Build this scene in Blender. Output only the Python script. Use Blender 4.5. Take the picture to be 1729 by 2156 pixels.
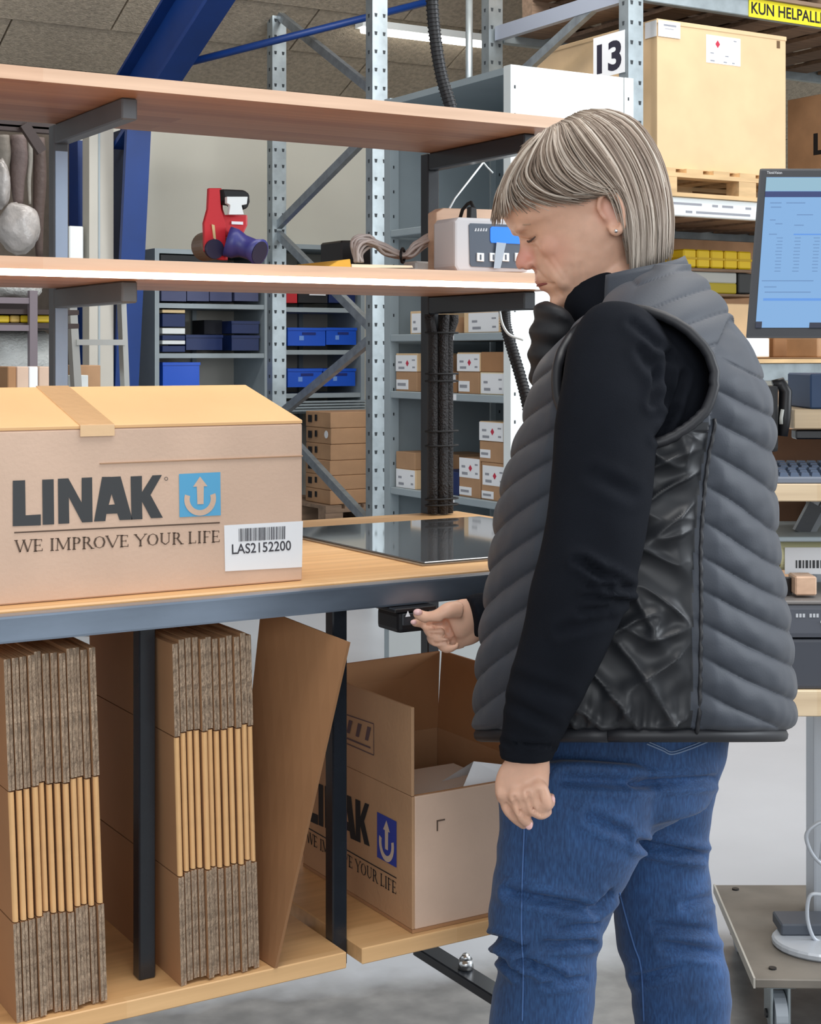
# Warehouse packing bench scene: camera, light, structure, objects, person.
import bpy, bmesh, math, random
import numpy as np
from mathutils import Vector, Matrix, noise

random.seed(7)
for o in list(bpy.data.objects):
    bpy.data.objects.remove(o)
scene = bpy.context.scene
COL = scene.collection

# ------------------------------------------------------------------ camera
F, CX, HY, HC = 3286.0, 864.5, 745.0, 1.35      # focal length / principal column / horizon row (pixels), eye height
YAW = math.radians(31.0)
CO, SI = math.cos(YAW), math.sin(YAW)
cam_d = bpy.data.cameras.new('camera')
cam_d.sensor_fit = 'HORIZONTAL'
cam_d.sensor_width = 36.0
cam_d.lens = 36.0 * F / 1729.0
cam_d.shift_y = -(1078.0 - HY) / 1729.0
cam_d.clip_start, cam_d.clip_end = 0.05, 100
cam = bpy.data.objects.new('camera', cam_d)
cam.location = (0, 0, HC)
cam.rotation_euler = (math.pi / 2, 0, -YAW)
COL.objects.link(cam)
scene.camera = cam

# ------------------------------------------------------------------ light
world = bpy.data.worlds.new('world')
scene.world = world
world.use_nodes = True
bg = world.node_tree.nodes['Background']
bg.inputs[0].default_value = (0.93, 0.97, 1.0, 1)
bg.inputs[1].default_value = 0.70
scene.view_settings.view_transform = 'Standard'
scene.view_settings.look = 'None'
scene.view_settings.exposure = 0.0
scene.view_settings.gamma = 1.0
scene.view_settings.use_curve_mapping = False


def area_light(name, loc, target, sx, sy, power, col=(1, 1, 1)):
    d = bpy.data.lights.new(name, 'AREA')
    d.shape = 'RECTANGLE'
    d.size, d.size_y, d.energy, d.color = sx, sy, power, col
    o = bpy.data.objects.new(name, d)
    o.location = loc
    o.rotation_euler = (Vector(target) - Vector(loc)).to_track_quat('-Z', 'Y').to_euler()
    COL.objects.link(o)
    return o


area_light('hall_light', (2.2, 0.6, 5.2), (2.2, 0.9, 0), 5.0, 1.2, 165, (1, 0.98, 0.95))
area_light('hall_light', (5.5, 3.6, 5.0), (5.5, 3.6, 0), 6.0, 1.0, 120, (1, 0.98, 0.95))
area_light('hall_light', (3.0, 6.4, 4.2), (3.6, 8.6, 1.2), 5.0, 0.6, 120, (1, 0.98, 0.95))
area_light('gate_daylight', (8.0, -2.5, 3.4), (1.2, 1.6, 1.2), 4.0, 4.0, 430, (0.88, 0.94, 1.0))
area_light('behind_camera_fill', (-1.5, -3.9, 2.4), (1.1, 1.6, 0.9), 4.5, 2.6, 125, (0.94, 0.97, 1.0))  # unseen fill light added behind the camera to brighten the fronts


# ------------------------------------------------------------------ pixel geometry
def ray(x, y):
    xp = (x - CX) / F
    return Vector((CO * xp + SI, CO - SI * xp, -(y - HY) / F))


def at_t(x, y, t):
    return Vector((0, 0, HC)) + ray(x, y) * t


def at_b(x, y, b):
    r = ray(x, y)
    return Vector((0, 0, HC)) + r * (b / r.y)


def at_a(x, y, a):
    r = ray(x, y)
    return Vector((0, 0, HC)) + r * (a / r.x)


def at_z(x, y, z):
    r = ray(x, y)
    return Vector((0, 0, HC)) + r * ((z - HC) / r.z)


# ------------------------------------------------------------------ materials
def lin(c):
    return tuple(((v / 255.0) / 12.92 if v / 255.0 <= 0.04045 else ((v / 255.0 + 0.055) / 1.055) ** 2.4) for v in c) + (1,)


MATS = {}


def pmat(name, col, rough=0.6, metal=0.0, var=None, bump=None, spec=0.5, emit=None, coat=0.0, sheen=0.0, alpha=1.0, trans=0.0, stretch=(1, 1, 1)):
    """var = (noise scale, amount); bump = (noise scale, strength)"""
    if name in MATS:
        return MATS[name]
    m = bpy.data.materials.new(name)
    m.use_nodes = True
    nt = m.node_tree
    b = nt.nodes['Principled BSDF']
    c = lin(col)
    b.inputs['Base Color'].default_value = c
    b.inputs['Roughness'].default_value = rough
    b.inputs['Metallic'].default_value = metal
    b.inputs['Specular IOR Level'].default_value = spec
    b.inputs['Coat Weight'].default_value = coat
    b.inputs['Sheen Weight'].default_value = sheen
    b.inputs['Alpha'].default_value = alpha
    b.inputs['Transmission Weight'].default_value = trans
    if emit:
        b.inputs['Emission Color'].default_value = lin(emit[0])
        b.inputs['Emission Strength'].default_value = emit[1]
    if var or bump:
        tc = nt.nodes.new('ShaderNodeTexCoord')
        mp = nt.nodes.new('ShaderNodeMapping')
        mp.inputs['Scale'].default_value = stretch
        nt.links.new(tc.outputs['Object'], mp.inputs[0])
    if var:
        n = nt.nodes.new('ShaderNodeTexNoise')
        n.inputs['Scale'].default_value = var[0]
        n.inputs['Detail'].default_value = 6
        nt.links.new(mp.outputs[0], n.inputs['Vector'])
        r = nt.nodes.new('ShaderNodeValToRGB')
        k = var[1]
        r.color_ramp.elements[0].position = 0.3
        r.color_ramp.elements[1].position = 0.7
        r.color_ramp.elements[0].color = tuple(max(0, v * (1 - k)) for v in c[:3]) + (1,)
        r.color_ramp.elements[1].color = tuple(min(1, v * (1 + k)) for v in c[:3]) + (1,)
        nt.links.new(n.outputs['Fac'], r.inputs[0])
        nt.links.new(r.outputs[0], b.inputs['Base Color'])
    if bump:
        n2 = nt.nodes.new('ShaderNodeTexNoise')
        n2.inputs['Scale'].default_value = bump[0]
        n2.inputs['Detail'].default_value = 4
        nt.links.new(mp.outputs[0], n2.inputs['Vector'])
        bp = nt.nodes.new('ShaderNodeBump')
        bp.inputs['Strength'].default_value = bump[1]
        bp.inputs['Distance'].default_value = 0.01
        nt.links.new(n2.outputs['Fac'], bp.inputs['Height'])
        nt.links.new(bp.outputs[0], b.inputs['Normal'])
    MATS[name] = m
    return m


def wood(name, c1, c2, width=0.42, row=0.042, rough=0.45, swap=False):
    """laminated beech board: staves with their own tint, fine grain along the length"""
    if name in MATS:
        return MATS[name]
    m = bpy.data.materials.new(name)
    m.use_nodes = True
    nt = m.node_tree
    b = nt.nodes['Principled BSDF']
    b.inputs['Roughness'].default_value = rough
    tc = nt.nodes.new('ShaderNodeTexCoord')
    mp = nt.nodes.new('ShaderNodeMapping')
    if swap:
        mp.inputs['Rotation'].default_value = (0, 0, math.pi / 2)
    nt.links.new(tc.outputs['Object'], mp.inputs[0])
    br = nt.nodes.new('ShaderNodeTexBrick')
    br.inputs['Scale'].default_value = 1.0
    br.inputs['Brick Width'].default_value = width
    br.inputs['Row Height'].default_value = row
    br.inputs['Mortar Size'].default_value = 0.0
    br.inputs['Color1'].default_value = lin(c1)
    br.inputs['Color2'].default_value = lin(c2)
    br.offset = 0.37
    nt.links.new(mp.outputs[0], br.inputs['Vector'])
    mp2 = nt.nodes.new('ShaderNodeMapping')
    mp2.inputs['Scale'].default_value = (3, 60, 60)
    nt.links.new(mp.outputs[0], mp2.inputs[0])
    n = nt.nodes.new('ShaderNodeTexNoise')
    n.inputs['Scale'].default_value = 1.0
    n.inputs['Detail'].default_value = 8
    nt.links.new(mp2.outputs[0], n.inputs['Vector'])
    mx = nt.nodes.new('ShaderNodeMix')
    mx.data_type = 'RGBA'
    mx.blend_type = 'MULTIPLY'
    mx.inputs[0].default_value = 0.55
    rp = nt.nodes.new('ShaderNodeValToRGB')
    rp.color_ramp.elements[0].position = 0.3
    rp.color_ramp.elements[0].color = (0.62, 0.55, 0.5, 1)
    rp.color_ramp.elements[1].position = 0.7
    rp.color_ramp.elements[1].color = (1, 1, 1, 1)
    nt.links.new(n.outputs['Fac'], rp.inputs[0])
    nt.links.new(br.outputs['Color'], mx.inputs[6])
    nt.links.new(rp.outputs[0], mx.inputs[7])
    nt.links.new(mx.outputs[2], b.inputs['Base Color'])
    MATS[name] = m
    return m


CARD = pmat('cardboard', (212, 182, 160), 0.75, var=(9, 0.07), bump=(220, 0.06))
CARD2 = pmat('cardboard_warm', (226, 194, 152), 0.75, var=(5, 0.06))
CARDD = pmat('cardboard_kraft', (180, 141, 106), 0.75, var=(8, 0.1), bump=(200, 0.08))
CARDIN = pmat('cardboard_inside', (168, 124, 86), 0.8, var=(8, 0.08))
CEDGE = pmat('cardboard_cut_edge', (166, 144, 122), 0.9, var=(260, 0.4), bump=(420, 0.7), stretch=(1, 1, 0.35))
CFOLD = pmat('cardboard_fold', (224, 178, 124), 0.7, var=(30, 0.08))
WHITEP = pmat('white_paper', (240, 242, 245), 0.6)
WHITEM = pmat('white_enamel', (234, 240, 240), 0.4)
GREYM = pmat('grey_enamel', (156, 168, 174), 0.45, var=(6, 0.05))
GREYD = pmat('dark_grey_enamel', (92, 104, 110), 0.5, var=(6, 0.08))
GALV = pmat('galvanised_steel', (160, 170, 174), 0.36, 0.55, var=(14, 0.14))
GALVD = pmat('galvanised_brace', (150, 158, 164), 0.36, 0.6, var=(20, 0.18))
BLACKM = pmat('black_steel', (30, 34, 40), 0.26, 0.0, var=(30, 0.15), spec=0.6)
GREYTUBE = pmat('grey_steel_tube', (104, 108, 112), 0.4, 0.3, var=(12, 0.1))
BLACKP = pmat('black_plastic', (24, 24, 27), 0.42)
BLACKR = pmat('black_rubber', (20, 20, 22), 0.7)
RAILM = pmat('dark_steel_rail', (150, 164, 182), 0.32, 0.8, var=(18, 0.25), stretch=(0.3, 1, 1))
BLUEP = pmat('blue_bin_plastic', (24, 88, 208), 0.38)
NAVYP = pmat('navy_bin_plastic', (22, 42, 92), 0.42)
BLUEST = pmat('blue_steel_paint', (12, 54, 122), 0.45, var=(4, 0.1))
BLUEDK = pmat('blue_grey_steel_paint', (70, 84, 112), 0.5)
CREAM = pmat('cream_panel', (196, 192, 182), 0.7, var=(3, 0.04))
YELLOW = pmat('yellow_plastic', (236, 200, 28), 0.45)
RED = pmat('red_plastic', (196, 34, 44), 0.4)
NAVY = pmat('violet_blue_plastic', (52, 54, 120), 0.42)
INK = pmat('dark_print', (66, 68, 70), 0.8)
INKB = pmat('brown_print', (92, 74, 62), 0.8)
INKBL = pmat('black_print', (26, 24, 28), 0.8)
INKG = pmat('grey_print', (150, 152, 160), 0.8)
INKRED = pmat('red_print', (196, 52, 76), 0.8)
SKYBL = pmat('light_blue_print', (92, 170, 212), 0.7)
DKBL = pmat('deep_blue_print', (42, 58, 150), 0.7)
BEECH = wood('beech_board', (204, 152, 114), (178, 124, 88))
BEECHF = wood('beech_edge', (232, 198, 170), (224, 184, 154))
TOPW = wood('bench_top_wood', (236, 192, 138), (226, 178, 122), row=0.05)
PALW = pmat('pallet_wood', (214, 180, 134), 0.8, var=(12, 0.16), stretch=(0.4, 3, 3))
PALD = pmat('weathered_pallet_wood', (142, 118, 98), 0.85, var=(12, 0.25), stretch=(0.4, 3, 3))


# ------------------------------------------------------------------ mesh helpers
class MB:
    def __init__(s):
        s.v, s.f, s.m = [], [], []

    def add(s, verts, faces, mi=0):
        n = len(s.v)
        s.v += [Vector(p) for p in verts]
        s.f += [tuple(i + n for i in f) for f in faces]
        s.m += [mi] * len(faces)
        return s

    def box(s, a0, a1, b0, b1, z0, z1, mi=0):
        v = [(a, b, z) for z in (z0, z1) for b in (b0, b1) for a in (a0, a1)]
        return s.add(v, [(0, 2, 3, 1), (4, 5, 7, 6), (0, 1, 5, 4), (2, 6, 7, 3), (0, 4, 6, 2), (1, 3, 7, 5)], mi)

    def hexa(s, p, mi=0):
        """8 points: bottom ring 0-3, top ring 4-7"""
        return s.add(p, [(3, 2, 1, 0), (4, 5, 6, 7), (0, 1, 5, 4), (1, 2, 6, 5), (2, 3, 7, 6), (3, 0, 4, 7)], mi)

    def beam(s, p, q, w, h, up=(0, 0, 1), mi=0):
        p, q = Vector(p), Vector(q)
        d = (q - p).normalized()
        r = d.cross(Vector(up))
        if r.length < 1e-4:
            r = d.cross(Vector((1, 0, 0)))
        r.normalize()
        u = r.cross(d)
        o = [(-1, -1), (1, -1), (1, 1), (-1, 1)]
        return s.hexa([c + r * (i * w / 2) + u * (j * h / 2) for c in (p, q) for i, j in o], mi)

    def cyl(s, p, q, r0, r1=None, n=16, mi=0):
        r1 = r0 if r1 is None else r1
        return s.tube([p, q], [r0, r1], n, mi)

    def tube(s, pts, r, n=10, mi=0, caps=True):
        pts = [Vector(p) for p in pts]
        rs = r if isinstance(r, (list, tuple)) else [r] * len(pts)
        k = len(s.v)
        ref = None
        for i, p in enumerate(pts):
            d = (pts[min(i + 1, len(pts) - 1)] - pts[max(i - 1, 0)]).normalized()
            if ref is None:
                ref = d.orthogonal().normalized()
            ref = (ref - d * ref.dot(d))
            ref = ref.normalized() if ref.length > 1e-6 else d.orthogonal().normalized()
            w = d.cross(ref)
            for j in range(n):
                t = 2 * math.pi * j / n
                s.v.append(p + (ref * math.cos(t) + w * math.sin(t)) * rs[i])
        for i in range(len(pts) - 1):
            for j in range(n):
                a, b = k + i * n + j, k + i * n + (j + 1) % n
                s.f.append((a, b, b + n, a + n)); s.m.append(mi)
        if caps:
            s.f.append(tuple(k + j for j in reversed(range(n)))); s.m.append(mi)
            e = k + (len(pts) - 1) * n
            s.f.append(tuple(e + j for j in range(n))); s.m.append(mi)
        return s

    def prism(s, poly, fn, w0, w1, mi=0):
        """poly of (u, v) extruded from w0 to w1 through fn(u, v, w)"""
        n = len(poly)
        v = [fn(u, w, w0) for u, w in poly] + [fn(u, w, w1) for u, w in poly]
        f = [tuple(reversed(range(n))), tuple(range(n, 2 * n))]
        f += [(i, (i + 1) % n, n + (i + 1) % n, n + i) for i in range(n)]
        return s.add(v, f, mi)

    def flat(s, pts, mi=0):
        return s.add(pts, [tuple(range(len(pts)))], mi)


FRAMES = {}


def thing(name, label, cat, loc=(0, 0, 0), rz=0.0, group=None):
    o = bpy.data.objects.new(name, None)
    o.empty_display_size = 0.1
    o.location = loc
    o.rotation_euler = (0, 0, rz)
    COL.objects.link(o)
    FRAMES[o.name] = Matrix.Translation(loc) @ Matrix.Rotation(rz, 4, 'Z')
    return tag(o, label, cat, group)


def tag(o, label=None, cat=None, group=None, kind=None):
    if label:
        o['label'] = label
    if cat:
        o['category'] = cat
    if group:
        o['group'] = group
    if kind:
        o['kind'] = kind
    return o


def build(name, mb, mats, parent=None, smooth=False, bevel=0.0, seg=1, local=False, recalc=True, origin=None):
    """link one mesh object; mb is in world space unless local"""
    mats = mats if isinstance(mats, (list, tuple)) else [mats]
    M = FRAMES.get(parent.name, Matrix()) if parent else Matrix()
    v = mb.v
    if parent and not local:
        inv = M.inverted()
        v = [inv @ Vector(p) for p in v]
    loc = None
    if not parent and origin is not False:
        if origin is None:
            xs = [p[0] for p in v]; ys = [p[1] for p in v]; zs = [p[2] for p in v]
            origin = Vector(((min(xs) + max(xs)) / 2, (min(ys) + max(ys)) / 2, min(zs)))
        loc = Vector(origin)
        v = [Vector(p) - loc for p in v]
    me = bpy.data.meshes.new(name)
    me.from_pydata([tuple(p) for p in v], [], mb.f)
    for m in mats:
        me.materials.append(m)
    if len(mats) > 1:
        me.polygons.foreach_set('material_index', mb.m)
    if recalc or bevel:
        bm = bmesh.new()
        bm.from_mesh(me)
        if bevel:
            bmesh.ops.remove_doubles(bm, verts=bm.verts, dist=1e-6)
        bmesh.ops.recalc_face_normals(bm, faces=bm.faces)
        if bevel:
            es = [e for e in bm.edges if len(e.link_faces) == 2 and e.calc_face_angle(0) > 0.5]
            bmesh.ops.bevel(bm, geom=es, offset=bevel, segments=seg, affect='EDGES', profile=0.7)
        bm.to_mesh(me)
        bm.free()
    if smooth:
        me.polygons.foreach_set('use_smooth', [True] * len(me.polygons))
    me.update()
    o = bpy.data.objects.new(name, me)
    COL.objects.link(o)
    if parent:
        o.parent = parent
        FRAMES[o.name] = M
    elif loc is not None:
        o.location = loc
        FRAMES[o.name] = Matrix.Translation(loc)
    return o


def dup(root, off, label=None, group=None, rz=None):
    """copy of a thing with its parts and sub-parts"""
    r = root.copy()
    COL.objects.link(r)
    r.location = Vector(root.location) + Vector(off)
    if rz is not None:
        r.rotation_euler = (0, 0, rz)
    if label:
        r['label'] = label
    if group:
        r['group'] = group
    for ch in list(root.children):
        c = ch.copy()
        COL.objects.link(c)
        c.parent = r
        for g in ch.children:
            d = g.copy()
            COL.objects.link(d)
            d.parent = c
    return r


def text_geo(body, bold=0.0, shear=0.0):
    """flat letter outlines of the built-in font, scaled to a unit box"""
    cu = bpy.data.curves.new('t', 'FONT')
    cu.body = body
    cu.offset = bold
    cu.shear = shear
    cu.resolution_u = 4
    ob = bpy.data.objects.new('t', cu)
    COL.objects.link(ob)
    dg = bpy.context.evaluated_depsgraph_get()
    me = ob.evaluated_get(dg).to_mesh()
    v = [Vector(p.co) for p in me.vertices]
    f = [tuple(p.vertices) for p in me.polygons]
    ob.evaluated_get(dg).to_mesh_clear()
    bpy.data.objects.remove(ob)
    bpy.data.curves.remove(cu)
    x0, x1 = min(p.x for p in v), max(p.x for p in v)
    y0, y1 = min(p.y for p in v), max(p.y for p in v)
    return [((p.x - x0) / (x1 - x0), (p.y - y0) / (y1 - y0)) for p in v], f


def put_text(mb, body, o, ex, ey, bold=0.0, shear=0.0, mi=0):
    """letters fitted into the parallelogram o, o+ex, o+ey"""
    uv, f = text_geo(body, bold, shear)
    o, ex, ey = Vector(o), Vector(ex), Vector(ey)
    mb.add([o + ex * u + ey * w for u, w in uv], f, mi)


def catmull(P, n):
    """resample a list of tuples with a Catmull-Rom spline, n steps per span"""
    P = [np.array(p, float) for p in P]
    Q = [2 * P[0] - P[1]] + P + [2 * P[-1] - P[-2]]
    out = []
    for i in range(1, len(Q) - 2):
        for k in range(n):
            t = k / n
            out.append(0.5 * (2 * Q[i] + (Q[i + 1] - Q[i - 1]) * t + (2 * Q[i - 1] - 5 * Q[i] + 4 * Q[i + 1] - Q[i + 2]) * t * t
                              + (3 * Q[i] - Q[i - 1] - 3 * Q[i + 1] + Q[i + 2]) * t ** 3))
    out.append(P[-1])
    return out
# ------------------------------------------------------------------ structure
def floor_mat():
    """pale painted floor with a worn grey concrete strip round the bench"""
    m = pmat('concrete_floor', (178, 182, 188), 0.34, var=(1.6, 0.07), bump=(60, 0.02))
    nt = m.node_tree
    b = nt.nodes['Principled BSDF']
    old = b.inputs['Base Color'].links[0].from_socket
    tc = nt.nodes.new('ShaderNodeTexCoord')
    n = nt.nodes.new('ShaderNodeTexNoise'); n.inputs['Scale'].default_value = 3.0; n.inputs['Detail'].default_value = 8
    nt.links.new(tc.outputs['Object'], n.inputs['Vector'])
    sp = nt.nodes.new('ShaderNodeSeparateXYZ'); nt.links.new(tc.outputs['Object'], sp.inputs[0])
    ma = nt.nodes.new('ShaderNodeMath'); ma.operation = 'MULTIPLY_ADD'; ma.inputs[1].default_value = .30
    nt.links.new(sp.outputs['X'], ma.inputs[0]); nt.links.new(sp.outputs['Y'], ma.inputs[2])
    m2 = nt.nodes.new('ShaderNodeMath'); m2.operation = 'MULTIPLY_ADD'; m2.inputs[1].default_value = .55
    nt.links.new(n.outputs['Fac'], m2.inputs[0]); nt.links.new(ma.outputs[0], m2.inputs[2])
    mr = nt.nodes.new('ShaderNodeMapRange')
    mr.inputs['From Min'].default_value = 3.62; mr.inputs['From Max'].default_value = 3.78
    nt.links.new(m2.outputs[0], mr.inputs['Value'])
    g = nt.nodes.new('ShaderNodeValToRGB')
    g.color_ramp.elements[0].position = .35; g.color_ramp.elements[0].color = lin((112, 112, 112))
    g.color_ramp.elements[1].position = .7; g.color_ramp.elements[1].color = lin((140, 139, 138))
    n3 = nt.nodes.new('ShaderNodeTexNoise'); n3.inputs['Scale'].default_value = 14.0; n3.inputs['Detail'].default_value = 10
    nt.links.new(tc.outputs['Object'], n3.inputs['Vector']); nt.links.new(n3.outputs['Fac'], g.inputs[0])
    mx = nt.nodes.new('ShaderNodeMix'); mx.data_type = 'RGBA'
    nt.links.new(mr.outputs[0], mx.inputs[0]); nt.links.new(g.outputs[0], mx.inputs[6]); nt.links.new(old, mx.inputs[7])
    nt.links.new(mx.outputs[2], b.inputs['Base Color'])
    return m


fl = build('floor', MB().box(-6, 16, -8, 9.95, -0.1, 0), floor_mat(), origin=False)
tag(fl, kind='structure')
BW = 9.85                                   # back wall plane
wb = build('wall_back', MB().box(3.35, 14, BW, BW + 0.15, 0, 3.0), pmat('off_white_wall', (224, 222, 210), 0.8, var=(2, 0.03)), origin=False)
tag(wb, kind='structure')
ACOUS = pmat('wood_wool_board', (184, 170, 150), 0.95, var=(38, 0.22), bump=(90, 0.6))
wl = build('wall_left', MB().box(-4, 3.35, BW, BW + 0.15, 0, 3.0), pmat('grey_brown_wall', (104, 94, 84), 0.9, var=(20, 0.15)), origin=False)
tag(wl, kind='structure')

# pitched ceiling of wood-wool boards, rising towards the viewer
SLP, Z0 = 0.42, 2.95


def ceil_z(b):
    return Z0 + (BW - b) * SLP


mbk = MB()
mbk.hexa([(-4, 2.6, ceil_z(2.6) + .035), (14, 2.6, ceil_z(2.6) + .035), (14, BW + .2, ceil_z(BW + .2) + .035), (-4, BW + .2, ceil_z(BW + .2) + .035),
          (-4, 2.6, ceil_z(2.6) + .1), (14, 2.6, ceil_z(2.6) + .1), (14, BW + .2, ceil_z(BW + .2) + .1), (-4, BW + .2, ceil_z(BW + .2) + .1)])
ce = build('ceiling', mbk, pmat('ceiling_joint', (74, 66, 58), 0.9), origin=False)
tag(ce, kind='structure')
PB, PA, GAP = 0.43, 1.2, 0.006
pm = MB()
n_ = Vector((0, SLP, 1)).normalized()
pm.hexa([(GAP, -GAP, 0), (PA - GAP, -GAP, 0), (PA - GAP, -PB + GAP, PB * SLP), (GAP, -PB + GAP, PB * SLP),
         (GAP, -GAP, .03), (PA - GAP, -GAP, .03), (PA - GAP, -PB + GAP, PB * SLP + .03), (GAP, -PB + GAP, PB * SLP + .03)])
pan = None
for r in range(16):
    b = BW + 0.02 - r * PB
    for c in range(8):
        a = 0.9 + c * PA + (0.6 if r % 2 else 0)
        if pan is None:
            pan = build('ceiling_board', pm, ACOUS, ce, local=True)
            o = pan
        else:
            o = pan.copy(); COL.objects.link(o); o.parent = ce
        o.location = (a, b, ceil_z(b))

# blue portal frame: tapered column and rafter, in a plane of constant a
cf = thing('portal_frame', 'blue steel roof frame with tapering column and sloping rafter at the back wall', 'steel frame', (3.4, 9.3, 0))
zt = 2.72
oi = lambda z: 9.62 - 0.16 * (z / zt)                 # inner face of the rear flange
ii = lambda z: 9.17 - 0.36 * (z / zt)                 # inner flange
AW = 0.075
q = MB(); q.hexa([(3.4 - AW, oi(0), 0), (3.4 + AW, oi(0), 0), (3.4 + AW, BW, 0), (3.4 - AW, BW, 0), (3.4 - AW, oi(zt) + .22, zt), (3.4 + AW, oi(zt) + .22, zt), (3.4 + AW, BW, zt), (3.4 - AW, BW, zt)])
build('rear_flange', q, BLUEST, cf)
q = MB(); q.hexa([(3.4 - AW, ii(0) - .02, 0), (3.4 + AW, ii(0) - .02, 0), (3.4 + AW, ii(0) + .02, 0), (3.4 - AW, ii(0) + .02, 0),
                  (3.4 - AW, ii(zt) - .02, zt), (3.4 + AW, ii(zt) - .02, zt), (3.4 + AW, ii(zt) + .02, zt), (3.4 - AW, ii(zt) + .02, zt)])
build('front_flange', q, BLUEST, cf)
q = MB(); q.hexa([(3.395, ii(0), 0), (3.405, ii(0), 0), (3.405, oi(0), 0), (3.395, oi(0), 0), (3.395, ii(zt), zt), (3.405, ii(zt), zt), (3.405, oi(zt), zt), (3.395, oi(zt), zt)])
build('web', q, BLUEDK, cf)
# rafter from the knee up towards the viewer
kb, kz = ii(zt), zt - .05
L = 6.2
up = Vector((0, -1, 0.44)).normalized()
nr = Vector((0, 0.44, 1)).normalized()
def raf(d0, h0, h1, w):
    p = Vector((3.4, kb + .1, kz)) + up * d0
    e = Vector((3.4, kb + .1, kz)) + up * L
    x = Vector((w, 0, 0))
    return MB().hexa([p - x + nr * h0, p + x + nr * h0, e + x + nr * h0, e - x + nr * h0, p - x + nr * h1, p + x + nr * h1, e + x + nr * h1, e - x + nr * h1])
build('rafter_flange', raf(-.15, -.02, .01, AW), BLUEST, cf)
build('rafter_web', raf(-.15, .01, .34, .006), BLUEST, cf)
build('rafter_flange', raf(-.3, .34, .36, AW), BLUEST, cf)

# cream vertical duct beside the column
p0, p1 = at_b(188, 500, 9.0), at_b(239, 500, 9.0)
dk = thing('wall_duct', 'cream boxed-in vertical duct in front of the blue column', 'duct', (p0.x, 9.0, 0))
build('casing', MB().box(p0.x, p1.x, 9.0, 9.12, 0, 2.9), CREAM, dk)
build('cover_strip', MB().box(p0.x + .055, p0.x + .066, 8.994, 9.0, 0, 2.9), GREYM, dk)

# thin blue wind brace under the roof
br = build('wind_brace', MB().tube([at_t(372, 138, 9.0), at_t(905, 3, 9.3)], 0.022, 8), BLUEST, smooth=True)
tag(br, 'slim blue wind brace rod running up under the ceiling boards', 'brace rod')

# fluorescent lamp under the ceiling
la, lb, lz = 4.80, 8.62, 0
lz = at_b(885, 78, lb).z
lp = thing('ceiling_lamp', 'long white fluorescent lamp hanging below the ceiling boards', 'lamp', (5.32, lb, lz))
build('housing', MB().box(4.80, 5.84, lb - .05, lb + .05, lz + .015, lz + .06), WHITEM, lp)
build('tube', MB().cyl((4.82, lb, lz), (5.82, lb, lz), .022, n=12), pmat('lamp_glow', (255, 252, 244), 0.5, emit=((255, 252, 244), 9)), lp, smooth=True)
for a in (4.95, 5.7):
    build('hanger', MB().cyl((a, lb, lz + .06), (a, lb, ceil_z(lb) + .02), .006, n=6), GREYM, lp)
# ------------------------------------------------------------------ packing bench
BF = 1.588                                   # front face of the bench
TZ = 1.083                                   # work surface
SZ = 0.657                                   # lower deck
bench = thing('packing_bench', 'height-adjustable packing bench with wooden top, two upper shelves and hanging lower deck', 'workbench', (0.6, 1.9, 0))
build('tabletop', MB().box(-.45, 1.435, 1.612, 2.235, TZ - .022, TZ), TOPW, bench, bevel=.002)
build('front_rail', MB().box(-.45, 1.435, BF, 1.611, TZ - .031, TZ - .003), RAILM, bench, bevel=.0025, seg=2)
build('rear_rail', MB().box(-.45, 1.435, 2.21, 2.235, TZ - .052, TZ - .023), BLACKM, bench, bevel=.002)
build('side_rail', MB().box(1.410, 1.435, 1.612, 2.209, TZ - .052, TZ - .023), BLACKM, bench, bevel=.002)
for a, b in ((.631, 1.632), (.868, 1.622)):
    build('leg', MB().box(a, a + .0195, b, b + .0195, SZ - .03 if a > .8 else SZ, TZ - .024), BLACKM, bench, bevel=.0015)
for i, a0 in enumerate((.735, 1.374)):
    z0 = .0
    build('post', MB().box(a0 - .011, a0 + .011, 2.212, 2.236, z0 if i == 0 else SZ, 1.684), GREYTUBE if i == 0 else BLACKM, bench, bevel=.0015)
    if i == 0:
        build('post_cover', MB().box(a0 - .009, a0 + .009, 2.2095, 2.2115, 1.085, 1.645), pmat('polished_steel', (184, 206, 232), .25, .2, var=(9, .18), stretch=(1, 1, .4)), bench)
    for z in (1.684, 1.445):
        build('shelf_arm', MB().box(a0 - .0108, a0 + .0108, 1.935, 2.211, z - .0285, z), GREYTUBE if i == 0 else BLACKM, bench, bevel=.002)
    c_ = (2.2 if i == 0 else 1.86)
    build('foot', MB().box(a0 - .04, a0 + .04, 1.75 if i == 0 else 1.62, 2.5 if i == 0 else 2.2, 0, .03), BLACKM, bench, bevel=.003)
    if i == 1:
        build('lift_column', MB().box(a0 - .006, a0 + .03, 1.84, 1.90, .03, SZ - .0195), BLACKM, bench, bevel=.003)
build('upper_shelf', MB().box(-.45, 1.395, 1.878, 2.211, 1.6841, 1.701), BEECH, bench, bevel=.0012)
build('upper_shelf_edging', MB().box(-.45, 1.395, 1.8745, 1.8779, 1.6841, 1.701), BEECHF, bench)
build('lower_shelf', MB().box(-.45, 1.395, 1.878, 2.211, 1.4451, 1.4690), BEECH, bench, bevel=.0012)
build('lower_shelf_edging', MB().box(-.45, 1.395, 1.8745, 1.8779, 1.4451, 1.4690), BEECHF, bench)
LED = pmat('led_glow', (255, 250, 238), .4, emit=((255, 247, 232), 8))
build('led_strip', MB().box(-.45, 1.352, 1.8665, 1.8743, 1.4452, 1.4530), LED, bench)
build('led_shield_lip', MB().box(-.45, 1.352, 1.8640, 1.8744, 1.4532, 1.4542), BEECHF, bench)  # lip added to keep the LED light off the shelf edging
for a0, a1 in ((-.45, .868), (.8885, 1.40)):
    build('deck_board', MB().box(a0, a1, BF, 2.2, SZ - .019, SZ), TOPW, bench, bevel=.0012)
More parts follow.
